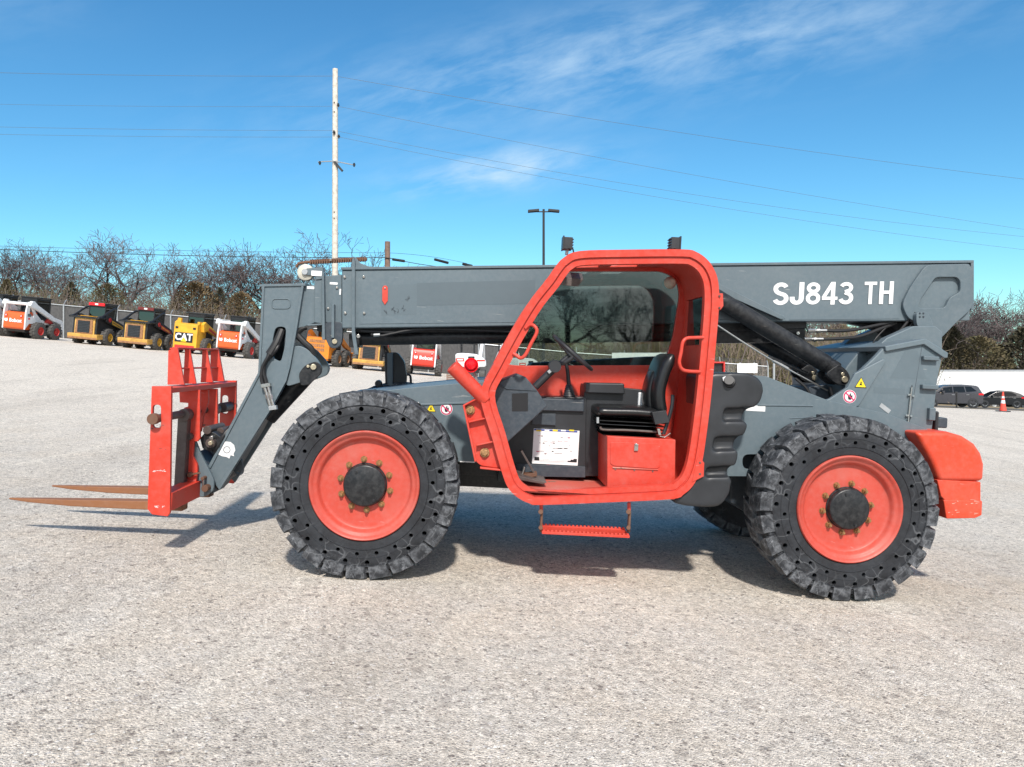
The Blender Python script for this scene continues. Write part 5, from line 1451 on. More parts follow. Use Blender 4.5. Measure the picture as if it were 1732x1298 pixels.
# --- fuel tank
T = [(1190, 634), (1215, 631), (1262, 631), (1280, 637), (1290, 648), (1292.5, 662), (1287, 680), (1276, 690), (1265, 694), (1259, 703), (1259, 712), (1265, 718), (1262, 728), (1256, 739), (1248, 743), (1244, 750), (1244, 758), (1248.5, 765), (1245, 785), (1240, 791), (1233, 794), (1232, 803), (1237.5, 812), (1233, 835), (1224, 849), (1212, 857.5), (1160, 856), (1138, 851), (1138, 845), (1160, 830), (1180, 800), (1190, 700)]
YF = .03
tk = MB(); tk.prism(roundpoly(PP(T, YF), .015, 2), YF, .52, 'black_plastic'); to = tk.build('tank_tmp', tele, 0)
cut = MB()
for a in ([(1223, 691), (1290, 689), (1286, 711), (1221, 713)], [(1207, 739), (1270, 737), (1266, 760), (1204, 763)], [(1194, 790), (1256, 787), (1252, 805), (1191, 807)]):
    cut.prism(PP(a, YF), YF - .1, YF + .055, 'black_plastic')
co_ = cut.build('cut', tele)
bo = to.modifiers.new('b', 'BOOLEAN'); bo.operation = 'DIFFERENCE'; bo.object = co_; bo.solver = 'EXACT'
rm = to.modifiers.new('r', 'REMESH'); rm.mode = 'VOXEL'; rm.voxel_size = .011; rm.use_smooth_shade = True
smo = to.modifiers.new('s', 'SMOOTH'); smo.factor = .6; smo.iterations = 16
bpy.context.view_layer.update(); me = bpy.data.meshes.new_from_object(to.evaluated_get(bpy.context.evaluated_depsgraph_get()))
bpy.data.objects.remove(to); bpy.data.objects.remove(co_)
for v_ in me.vertices:           # the moulded side bulges outwards between its edges
    if v_.co.y < .12:
        cx0 = P(1215, 0 + 740, YF)[0]; q_ = 1 - min(1, abs(v_.co.x - cx0 - (v_.co.z - 1.1) * .12) / .28) ** 2
        v_.co.y -= .028 * q_
to = bpy.data.objects.new('fuel_tank', me); col.objects.link(to); to.parent = tele
for p_ in me.polygons: p_.use_smooth = True
m = MB(); c_ = P3(1233, 648, YF - .02)
m.tube([P3(1235, 652, YF + .03), P3(1233, 645, YF - .035)], .042, 'black_decal', 20); m.tube([P3(1233, 646, YF - .03), P3(1233, 643, YF - .06)], .036, 'black_decal', 20)
m.obox(P3(1226, 641, YF - .04), (.014, 0, .006), (0, .004, 0), (-.004, 0, .014), 'white_decal'); m.build('filler_cap', tele, .008)

# --- weld beads, seams, scuffs
wb = MB()
for a, c_ in (((608, 548, YB), (1320, 540, YB)), ((1335, 541, YB), (1520, 539, YB))): wb.tube([P3(*a), P3(*c_)], .0035, 'grey_plate', 6)
for a, c_ in (((1560, 583, YT), (1534, 739, YT)), ((1440, 697, YT), (1440, 712, YT))): wb.tube([P3(*a), P3(*c_)], .0018, 'dark_grey', 6)
wb.tube([P3(*q) for q in ((1336, 708, YC), (1390, 705, YC), (1436, 703, YC))], .004, 'grey_plate', 6)
wb.build('weld_bead', tele)
sc = MB(); rs = random.Random(12)
for cx_, cy_, n_s, sp_ in ((1650, 850, 6, 9), (1620, 849, 4, 14), (1650, 868, 3, 8), (1612, 868, 4, 9)):
    for _ in range(n_s):
        px = cx_ + rs.uniform(-sp_, sp_); py = cy_ + rs.uniform(-5, 5); L_ = rs.uniform(1.5, 9); yy = YW - .0015
        if px + L_ > 1658: continue
        p0, p1 = P(px, py, yy), P(px + L_, py + rs.uniform(-1.5, 1.5), yy); t_ = rs.uniform(.0008, .003)
        sc.prism([(p0[0], p0[1] - t_), (p1[0], p1[1] - t_ * .4), (p1[0], p1[1] + t_ * .4), (p0[0], p0[1] + t_)], yy, yy + .001, 'cream_nylon')
sc.build('paint_scuff', tele)
sc = MB(); YS = .34
for cx_, cy_, n_s, sp_ in ((268, 857, 10, 7), (268, 797, 12, 10), (270, 720, 5, 8), (272, 760, 4, 8)):
    for _ in range(n_s):
        px = cx_ + rs.uniform(-sp_, sp_); py = cy_ + rs.uniform(-2, 2) * (4 if cy_ == 855 else 1); L_ = rs.uniform(1, 4.5); yy = YS - .0015
        p0, p1 = P(px, py, yy), P(px + L_, py + rs.uniform(-1, 1), yy); t_ = rs.uniform(.0008, .002)
        sc.prism([(p0[0], p0[1] - t_), (p1[0], p1[1] - t_ * .4), (p1[0], p1[1] + t_ * .4), (p0[0], p0[1] + t_)], yy, yy + .001, 'white_decal' if cy_ > 790 else 'dark_steel')
sc.build('paint_scuff', tele)
# --- safety decals
def tri(px, py, s_, Y):
    m = MB(); x, z = P(px, py, Y)
    def t3(k, y): return [(x - s_ * k, z - s_ * .8 * k), (x + s_ * k, z - s_ * .8 * k), (x, z + s_ * .95 * k)]
    m.prism(t3(1, 0), Y - .0015, Y, 'black_decal'); m.prism(t3(.86, 0), Y - .0025, Y - .0016, 'yellow_decal')
    m.prism([(x - s_ * .28, z - s_ * .38), (x + s_ * .28, z - s_ * .38), (x + s_ * .1, z - s_ * .2), (x + s_ * .12, z + s_ * .2), (x - s_ * .05, z + s_ * .25), (x - s_ * .12, z - s_ * .15)], Y - .0035, Y - .0026, 'black_decal')
    m.build('warning_triangle', tele)
def prohibit(px, py, r, Y):
    m = MB(); x, z = P(px, py, Y)
    def disc(k, a, mat): m.prism([(x + r * k * math.cos(t * .2618), z + r * k * math.sin(t * .2618)) for t in range(24)], Y - a, Y - a + .0008, mat)
    disc(1, .0010, 'white_decal'); disc(.94, .0020, 'magenta_decal'); disc(.74, .0030, 'white_decal')
    m.prism([(x - r * .2, z - r * .45), (x + r * .15, z - r * .5), (x + r * .42, z - r * .1), (x + r * .38, z + r * .3), (x + r * .2, z + r * .1), (x + r * .12, z + r * .5), (x - r * .02, z + r * .45), (x - r * .1, z + r * .1), (x - r * .32, z + r * .1)], Y - .0040, Y - .0031, 'black_decal')
    m.obox((x, Y - .0046, z), (r * .62, 0, -r * .5), (0, .0003, 0), (r * .06, 0, r * .08), 'magenta_decal')
    m.build('prohibition_sign', tele)
tri(729, 690, .038, YC); prohibit(755, 692, .046, YC)
tri(1456, 648, .046, YT - .036); prohibit(1437, 671, .051, YT - .036)
m = MB(); rect(m, 1262, 685.5, 1294, 696.5, YC, 'white_decal', .0015); rect(m, 700, 680, 708, 690, YC, 'white_decal', .0015); rect(m, 778, 780, 803, 783, YC, 'white_decal', .0015)
m.obox(P3(1497, 691, YT - .002), (.038, 0, -.026), (0, .001, 0), (.009, 0, .014), 'galvanised'); split_part(m.build('label', tele), .0)
m = MB(); m.prism(PP([(1532, 592), (1552, 594), (1567, 641), (1505, 640)], YT), YT - .0008, YT, 'fainter_grey_decal')
rect(m, 1478, 655, 1530, 668, YT, 'fainter_grey_decal', .0008); split_part(m.build('faded_decal_patch', tele))
# --- far side mirror bracket and fender
m = MB(); Yf = 1.95
m.prism(PP([(655, 598), (664, 597), (664, 660), (655, 660)], Yf), Yf, Yf + .04, 'grey_paint'); m.prism(roundpoly(PP([(650, 597), (672, 596), (684, 612), (688, 640), (684, 662), (652, 662)], Yf + .05), .03, 4), Yf + .05, Yf + .12, 'black_plastic')
m.tube([P3(688, 634, Yf), P3(694, 636, Yf), P3(695, 652, Yf)], .012, 'black_plastic', 8, 3); m.lathe([(0, -.03), (.03, -.03), (.035, .03), (0, .04)], 'black_plastic', 14, tuple(P3(640, 649, Yf)))
m.build('side_mirror', tele, .006)
m = MB(); m.prism(PP([(900, 614), (1110, 603), (1135, 606), (1135, 640), (880, 640)], 1.62), 1.62, 2.1, 'dark_grey'); m.build('engine_hood', tele, .02)
# ------------------------------------------------------------------ text helper
def text_mesh(body, size, mat, bold=.02, sx=1.0):
    cu = bpy.data.curves.new('t', 'FONT'); cu.body = body; cu.size = size; cu.offset = bold * size; cu.align_x = 'CENTER'; cu.align_y = 'CENTER'; cu.extrude = .002
    o = bpy.data.objects.new('t', cu); col.objects.link(o); bpy.context.view_layer.update()
    me = bpy.data.meshes.new_from_object(o.evaluated_get(bpy.context.evaluated_depsgraph_get())); bpy.data.objects.remove(o)
    me.materials.clear(); me.materials.append(MATS[mat])
    for v in me.vertices: v.co = (v.co.x * sx, -v.co.z, v.co.y)
    me.update(); return me
def put(me, name, parent, loc):
    o = bpy.data.objects.new(name, me); col.objects.link(o); o.parent = parent; o.location = loc; return o

# ------------------------------------------------------------------ skid steer loaders (heading +Y, rear towards the camera)
def sk_wheel(rim):
    m = MB(); r = .40
    m.lathe([(.20, -.15), (.30, -.15), (.36, -.14), (r, -.11), (r, .11), (.36, .14), (.30, .15), (.20, .15), (.20, -.15)], 'loader_tyre', 28, axis='x')
    for k in range(16):
        t = 2 * math.pi * k / 16
        for s_ in (-1, 1):
            tt = t + (.2 if s_ > 0 else 0); c, q = math.cos(tt), math.sin(tt)
            m.obox((s_ * .065, c * (r + .008), q * (r + .008)), (.07, 0, 0), (0, -q * .035, c * .035), (0, c * .018, q * .018), 'loader_tyre')
    t = m.mesh('wheel')
    m = MB(); m.lathe([(.205, .14), (.195, .15), (.18, .10), (.10, .07), (.09, .12), (0, .12)], rim, 20, axis='x'); m.lathe([(.205, -.14), (.195, -.15), (.18, -.10), (0, -.08)], rim, 20, axis='x')
    return t, m.mesh('rim')
SKW = {k: sk_wheel(k) for k in ('rim_red', 'rim_yellow', 'brown_metal')}
def skid(px, kind, label, dx=0, rz=0.0, D=40.0, scale=1.0, py=None):
    b = at(px, D); root = empty('skid_steer_loader', b, rz)
    root.rotation_euler = (0, math.atan(0.093) if b.x < 5 else .03, rz); root.scale = (scale * 1.05,) * 3
    tag(root, label, 'loader', 'loaders parked in a row along the fence')
    K = dict(bobcat=('white_paint', 'machine_orange', 'white_paint', 'rim_red'), bobred=('white_paint', 'machine_red', 'white_paint', 'rim_red'), gold=('machine_gold', 'machine_gold', 'black_paint', 'rim_yellow'),
             goldred=('machine_gold', 'machine_gold', 'black_paint', 'rim_yellow'), cat=('machine_yellow', 'machine_yellow', 'machine_yellow', 'rim_yellow'), case=('case_orange', 'case_orange', 'case_orange', 'brown_metal'))[kind]
    body, door, arm, rim = K
    m = MB(); m.prism([(-1.15, .35), (-1.2, .55), (-1.15, .75), (.95, .75), (1.0, .45), (.9, .28), (-1.0, .28)], -.48, .48, 'black_paint' if kind.startswith('bob') else body, 'yz'); m.build('lower_frame', root, .02)
    for x in (-.72, .72):
        for y in (-.52, .60):
            wo_ = bpy.data.objects.new('wheel', SKW[rim][0]); col.objects.link(wo_); wo_.parent = root; wo_.location = (x, y, .40); wo_.rotation_euler = (y * 2, 0, 0 if x > 0 else math.pi)
            ro_ = bpy.data.objects.new('rim', SKW[rim][1] if not (kind == 'goldred' and y > 0) else SKW['brown_metal'][1]); col.objects.link(ro_); ro_.parent = wo_
    # cab
    m = MB(); c0, c1 = (-.38, .62); zr = 1.98
    for x in (-.42, .38):
        m.box(x, x + .05, c0, c0 + .07, .9, zr, 'black_paint'); m.box(x, x + .05, c1 - .07, c1, .6, zr, 'black_paint'); m.box(x, x + .05, c0 + .07, c1 - .07, zr - .09, zr - .01, 'black_paint'); m.box(x + .01, x + .04, c0 + .07, c1 - .07, .8, 1.15, 'black_paint')
    m.box(-.44, .45, c0 - .02, c1 + .05, zr, zr + .06, 'black_paint'); m.box(-.37, .38, c0, c0 + .05, zr - .16, zr - .001, 'black_paint'); m.box(-.37, .38, c0, c0 + .05, .9, 1.22, 'black_paint')
    m.build('cab', root, .015)
    m = MB(); m.box(-.369, .379, c0 + .02, c0 + .03, 1.22, zr - .16, 'dark_glass'); m.box(.40, .41, c0 + .07, c1 - .07, 1.15, zr - .09, 'dark_glass'); m.box(-.40, -.39, c0 + .07, c1 - .07, 1.15, zr - .09, 'dark_glass'); split_part(m.build('window', root))
    if kind.startswith('bob'):
        m = MB(); m.prism([(-1.22, .42), (-1.30, .5), (-1.28, 1.05), (-1.20, 1.22), (-.9, 1.3), (-.4, 1.28), (-.4, .42)], -.52, .52, door, 'yz'); m.build('tailgate', root, .03, 3)
        m = MB()
        for k in range(5): m.box(-.4, .4, -1.05 + k * .11, -.99 + k * .11, 1.275, 1.315, 'black_paint')
        m.build('vent', root)
        for s_ in (-1, 1):
            m = MB(); m.prism([(-1.26, .42), (-1.26, 1.25), (-1.18, 1.72), (-1.05, 1.78), (-.86, 1.70), (-.60, 1.25), (-.2, .95), (.95, .85), (.95, .72), (-1.0, .72)], s_ * .53, s_ * .60, body, 'yz', holes=[[(-1.02, 1.2), (-1.0, 1.5), (-.9, 1.5), (-.72, 1.2), (-.76, 1.05)]]); m.build('side_panel', root, .012)
            m = MB(); m.prism([(-1.22, 1.60), (-1.10, 1.82), (-.92, 1.82), (-.70, 1.66), (.55, 1.10), (1.10, .98), (1.22, .80), (1.22, .45), (1.08, .42), (1.02, .78), (.60, .88), (.42, .92), (-.45, 1.30), (-.85, 1.46), (-1.06, 1.50)], s_ * .615, s_ * .76, arm, 'yz'); m.build('lift_arm', root, .03, 3)
            m = MB(); m.prism([(.15, 1.02), (.55, .85), (.5, .76), (.0, .84)], s_ * .60, s_ * .68, 'rim_red', 'yz'); m.cyl((s_ * .58, -.3, 1.05), (s_ * .58, .5, .75), .04, 'black_paint', n=10); m.build('arm_cylinder', root)
            m = MB(); m.prism([(.39 * s_ - .05, .99), (.39 * s_ + .05, .99), (.39 * s_ + .05, 1.12), (.39 * s_ - .05, 1.12)], -1.305, -1.27, 'red_lens'); m.box(.39 * s_ - .02, .39 * s_ + .02, -1.312, -1.304, 1.03, 1.10, 'white_decal'); m.build('tail_lamp', root, .01)
        m = MB(); m.tube([(-.66, -1.08, 1.66), (.66, -1.08, 1.66)], .075, arm, 14); m.build('cross_tube', root)
        put(text_mesh('Bobcat', .24, 'white_decal', .03, .95), 'lettering', root, (.12, -1.312, .83))
        m = MB(); m.prism([(-.43, .78), (-.30, .76), (-.27, .84), (-.31, .93), (-.36, .88), (-.43, .92), (-.46, .85)], -1.315, -1.308, 'white_decal'); m.build('emblem', root)
        m = MB(); m.box(.601, .604, -1.1, -.98, .92, 1.0, 'red_lens'); m.box(.601, .604, -1.15, -.92, 1.06, 1.2, 'fainter_grey_decal'); split_part(m.build('side_decal', root))
    elif kind.startswith('gold'):
        m = MB(); m.prism([(-1.28, .42), (-1.28, 1.22), (-1.12, 1.34), (-.5, 1.30), (-.5, .42)], -.50, .50, body, 'yz'); m.build('engine_cover', root, .03, 3)
        m = MB(); m.prism([(-.44, .50), (.44, .50), (.42, 1.18), (-.40, 1.18)], -1.33, -1.285, 'brown_metal'); m.build('grille_surround', root, .02)
        m = MB(); m.box(-.30, .30, -1.345, -1.331, .56, 1.12, 'black_paint')
        for k in range(7): m.box(-.30, .30, -1.355, -1.346, .60 + k * .075, .615 + k * .075, 'dark_grey')
        m.build('grille', root)
        m = MB(); m.prism([(-1.38, .25), (-1.42, .48), (-1.30, .50), (-.9, .50), (-.9, .28)], -.74, .74, 'machine_gold', 'yz'); m.box(-.72, .72, -1.43, -1.30, .24, .34, 'brown_metal'); m.build('bumper', root, .02)
        for s_ in (-1, 1):
            m = MB(); m.prism([(-1.25, .48), (-1.22, 1.30), (-1.06, 1.38), (-.6, 1.42), (-.1, 1.0), (.95, .85), (.95, .72), (-.9, .55)], s_ * .505, s_ * .60, 'black_paint', 'yz'); m.build('side_panel', root, .012)
            m = MB(); m.prism([(-.78, 1.46), (-.55, 1.46), (.72, 1.06), (1.15, .72), (1.2, .42), (.98, .42), (.62, .80), (-.72, 1.14)], s_ * .62, s_ * .76, arm, 'yz')
            m.tube([(s_ * .69, -1.35, 1.32), (s_ * .69, -1.05, 1.36), (s_ * .69, -.2, 1.78), (s_ * .69, .1, 1.80)], .055, 'black_paint', 8, 3)
            m.tube([(s_ * .69, -1.35, 1.30), (s_ * .69, -.7, 1.32)], .06, 'black_paint', 8); m.build('lift_arm', root, .02)
            m = MB(); xx = s_ * .762; m.prism([(-.30, 1.24), (.62, .98), (.80, .84), (.72, .80), (-.28, 1.05)], xx, xx + s_ * .004, 'machine_yellow' if kind == 'gold' else 'rim_red', 'yz')
            for k in range(9): m.prism([(-.2 + k * .085, 1.165 - k * .026), (-.15 + k * .085, 1.15 - k * .026), (-.15 + k * .085, 1.09 - k * .026), (-.2 + k * .085, 1.105 - k * .026)], xx + s_ * .005, xx + s_ * .008, 'black_decal' if kind == 'gold' else 'machine_yellow', 'yz')
            m.cyl((s_ * .765, -.48, 1.25), (s_ * .775, -.48, 1.25), .11, 'rim_red', n=16); m.build('arm_decal', root)
        m = MB(); m.box(-.40, .40, -.46, -.40, 1.90, 2.04, 'red_lens' if kind == 'gold' else 'dull_red'); m.box(-.08, .08, -.475, -.461, 1.93, 2.01, 'white_decal'); m.build('light_bar', root, .01)
        m = MB(); m.prism([(-1.2, 1.345), (-.75, 1.345), (-.75, 1.37), (-1.2, 1.37)], -.3, .35, 'machine_yellow', 'yz'); m.box(-.76, .76, -1.38, -1.30, 1.25, 1.33, 'black_paint'); m.build('cover_lip', root, .01)
    elif kind == 'cat':
        m = MB(); m.prism([(-1.28, .22), (-1.28, 1.42), (-1.1, 1.50), (-.85, 1.50), (-.8, 1.32), (-.4, 1.30), (-.4, .3)], -.60, .60, body, 'yz'); m.build('engine_cover', root, .02, 3)
        m = MB(); m.box(-.52, .40, -1.292, -1.283, .55, 1.02, 'black_decal')
        for s_ in (-1, 1): m.box(s_ * .45 - .07, s_ * .45 + .07, -1.30, -1.283, 1.20, 1.30, 'black_decal')
        m.build('rear_panel_sticker', root)
        put(text_mesh('CAT', .46, 'white_decal', .035, .98), 'lettering', root, (-.06, -1.300, .79))
        m = MB(); m.prism([(-.20, .58), (.10, .58), (-.05, .80)], -1.315, -1.308, 'yellow_decal'); m.build('emblem', root)
        m = MB(); m.box(-.5, .5, -1.30, -1.281, .24, .40, 'rim_red'); m.box(-.60, -.42, -1.02, -.88, 1.42, 1.72, body); m.box(.48, .60, -1.1, -.88, 1.44, 1.60, body); m.build('bumper', root, .01)
        for s_ in (-1, 1):
            m = MB(); m.prism([(-1.0, 1.50), (-.80, 1.62), (.60, 1.08), (1.15, .92), (1.2, .42), (1.02, .42), (.92, .78), (-.55, 1.18), (-.9, 1.1)], s_ * .60, s_ * .76, arm, 'yz'); m.build('lift_arm', root, .02)
            m = MB(); xx = s_ * .762; m.prism([(-.45, 1.36), (.35, 1.06), (.35, .96), (-.45, 1.22)], xx, xx + s_ * .004, 'rim_red', 'yz'); m.build('arm_decal', root)
    else:
        m = MB(); m.prism([(-1.30, .30), (-1.30, 1.34), (-1.0, 1.40), (-.5, 1.36), (-.4, .35)], -.60, .60, body, 'yz'); m.build('engine_cover', root, .02, 3)
        m = MB()
        for j in range(3):
            for k in range(8): m.box(-.42 + k * .10, -.34 + k * .10, -1.312, -1.298, .72 + j * .20, .86 + j * .20, 'brown_metal')
        m.build('vent', root)
        m = MB(); m.prism([(-1.30, .32), (-1.30, .38), (.9, .38), (.9, .3)], -.62, .62, 'black_paint', 'yz'); m.build('bumper', root)
        for s_ in (-1, 1):
            m = MB(); m.box(s_ * .62 if s_ > 0 else -.78, .78 if s_ > 0 else -.62, -1.25, -1.05, .95, 1.85, arm); m.prism([(-1.25, 1.85), (-1.05, 1.92), (.6, 1.15), (1.15, .95), (1.2, .42), (1.02, .42), (.92, .82), (.4, .95), (-1.05, 1.65)], s_ * .62, s_ * .76, arm, 'yz'); m.build('lift_arm', root, .015)
        m = MB(); m.box(.62, .95, 1.3, 1.7, .1, .72, 'case_orange'); m.box(-.95, .95, 1.30, 1.36, .05, .7, 'black_paint'); m.box(-.95, -.9, 1.36, 1.8, .05, .7, 'case_orange'); m.build('bucket', root, .01)
    return root
skid(-4, 'bobcat', 'white loader cut off by the left edge of the picture', rz=-.10)
skid(53, 'bobcat', 'orange and white loader, leftmost with its whole tailgate in view', rz=-.10)
skid(167, 'gold', 'dusty gold loader with black arms, yellow arm stripe and bright red light bar', rz=-.06)
skid(249, 'goldred', 'dusty gold loader with black arms and dark red arm stripe', rz=-.06)
skid(333, 'cat', 'yellow loader with three white letters on its rear panel', rz=-.10, scale=.98)
skid(404, 'bobcat', 'orange and white loader next to the yellow one and close to the boom neck', rz=-.10)
skid(552, 'case', 'bright orange loader seen below the boom head', rz=-.16)
skid(629, 'gold', 'yellow loader with black grille seen below the boom behind the side mirror', rz=.02)
skid(716, 'bobred', 'red and white loader seen straight from behind below the boom', rz=.06)
def excavator(px, D, label, rz=0):
    root = empty('mini_excavator', at(px, D), rz); tag(root, label, 'excavator', 'white excavators behind the cab')
    m = MB()
    m.prism(roundpoly([(-.78, .62), (-.80, 1.32), (-.45, 1.36), (.3, 1.30), (.62, 1.12), (.80, .95), (.80, .62)], .12, 4), -.8, .4, 'white_paint'); m.build('engine_house', root, .05, 3)
    m = MB(); m.box(-.12, .22, -.83, -.795, .70, 1.18, 'black_paint'); m.build('grille', root, .02)
    m = MB(); m.box(-.76, -.32, -.812, -.802, .92, 1.08, 'machine_red'); m.box(.34, .76, -.812, -.802, .92, 1.0, 'machine_red'); m.box(-.70, -.38, -.818, -.813, .97, 1.03, 'white_decal'); m.cyl((-.68, -.80, .76), (-.68, -.82, .76), .05, 'black_paint', n=12); split_part(m.build('side_decal', root))
    m = MB()
    for x in (-.75, .45):
        m.prism(roundpoly([(-1.0, .02), (-1.1, .25), (-.95, .45), (.95, .45), (1.1, .25), (1.0, .02)], .1, 3), x, x + .3, 'loader_tyre', 'yz')
    m.box(-.45, .45, -.6, .6, .3, .55, 'black_paint'); m.build('track', root, .02)
    m = MB()
    for x, y in ((-.6, .35), (.1, .35), (-.6, 1.1), (.1, 1.1)): m.box(x, x + .06, y, y + .06, 1.2, 2.3, 'black_paint')
    m.box(-.62, .18, .3, 1.2, 2.3, 2.38, 'black_paint'); m.build('canopy', root, .01)
    m = MB(); m.tube([(.45, .5, 1.1), (.55, 1.2, 2.0), (.55, 2.0, 2.2), (.55, 2.9, 1.0)], .10, 'white_paint', 8, 4); m.build('digging_arm', root)
    return root
excavator(797, 41, 'white excavator with red stripes just left of the cab front post')
excavator(880, 42, 'white excavator half hidden by the cab front post', .7)
m = MB(); r = empty('wooden_crate', at(767, 35)); tag(r, 'low brown wooden crate left of the orange guard tube', 'crate')
for k in range(3): m.box(-.30, .30, -.3, -.27, .03 + k * .10, .11 + k * .10, 'brown_wood'); m.box(-.30, -.27, -.27, .3, .03 + k * .1, .11 + k * .1, 'brown_wood'); m.box(.27, .30, -.27, .3, .03 + k * .1, .11 + k * .1, 'brown_wood')
m.box(-.29, .29, -.26, .28, .0, .03, 'brown_wood'); m.build('boards', r)
# red machine part and signs seen right of the cab
r = empty('machine_cover', at(1212, 38)); tag(r, 'dark red machine housing just right of the cab rear post', 'machine')
zt = at(1212, 38, 612).z - r.location.z; zb = at(1212, 38, 632).z - r.location.z
m = MB(); m.box(-.5, .36, 0, .08, max(zb - .6, 0), zt, 'rim_red'); m.box(-.5, -.42, -.25, 0, max(zb - .6, 0), zt, 'rim_red'); m.box(.28, .36, -.25, 0, max(zb - .6, 0), zt, 'rim_red'); m.box(-.42, .28, -.25, 0, zt - .08, zt, 'rim_red'); m.box(-.4, .26, -.1, 0, max(zb - .6, 0), zt - .1, 'black_paint'); m.build('housing', r, .02)

def sign(px0, py0, px1, py1, D, label, text=None):
    a, c = at(px0, D, py0), at(px1, D, py1); o = Vector(((a.x + c.x) / 2, D, (a.z + c.z) / 2)); h = (a.z - c.z) / 2; ww = (c.x - a.x) / 2
    m = MB(); m.box(-ww, ww, -.02, .02, -h, h, 'white_paint')
    for sx in (-1, 1): m.box(sx * ww * .7 - .04, sx * ww * .7 + .04, .021, .08, -h - .05, h + .05, 'galvanised')
    x = m.build('fence_sign', loc=o); tag(x, label, 'sign')
sign(1247, 615, 1281, 631, 45.7, 'blank white sign on the fence right of the cab')
sign(1035, 597, 1132, 612, 45.7, 'long white sign on the fence seen through the cab window')
r = empty('gate_post', at(1309, 46)); tag(r, 'pale steel gate post at the fence end below the lift cylinder', 'post'); zt = at(1309, 46, 617).z - r.location.z
m = MB(); m.cyl((0, 0, -.2), (0, 0, zt), .07, 'galvanised', n=10); m.cyl((0, 0, zt), (0, 0, zt + .08), .08, 'galvanised', .02, n=10); m.build('shaft', r)

# ------------------------------------------------------------------ right side: trailer, cars, cone
def trailer(px, D, label):
    b = at(px, D); b.z = CAMZ + (HORZ - 693) / FPX * D; root = empty('semi_trailer', b); tag(root, label, 'trailer')
    zt = CAMZ + (HORZ - 626.5) / FPX * D - b.z; zb = CAMZ + (HORZ - 674) / FPX * D - b.z
    m = MB(); m.box(-4.5, 9.2, 0, 2.5, zb, zt, 'white_paint'); m.build('box_body', root, .03)
    m = MB()
    for k in range(23): m.box(-4.4 + k * .6, -4.36 + k * .6, -.02, -.002, zb + .1, zt - .12, 'white_paint')
    m.box(-4.5, 9.2, -.04, -.021, zb, zb + .12, 'galvanised'); m.box(-4.5, 9.2, -.04, -.021, zt - .1, zt, 'galvanised')
    m.build('side_rib', root)
    m = MB(); m.box(-4.3, 9.0, .5, 2.0, zb - .25, zb - .01, 'dark_grey'); m.box(-1.6, -1.4, .3, .5, .1, zb - .01, 'dark_grey'); m.box(5.6, 5.8, .2, .4, .1, zb - .01, 'dark_grey'); m.build('under_frame', root)
    for x in (1.4, 2.7, 7.6, 8.8):
        m = MB(); m.lathe([(.25, 0), (.5, .02), (.52, .1), (.5, .25), (.2, .25)], 'loader_tyre', 20, (x, .15, .52)); m.lathe([(.25, .02), (.2, .06), (0, .05)], 'galvanised', 16, (x, .15, .52)); m.build('wheel', root)
    return root
trailer(1640, 80, 'long white semi trailer parked beyond the cars')
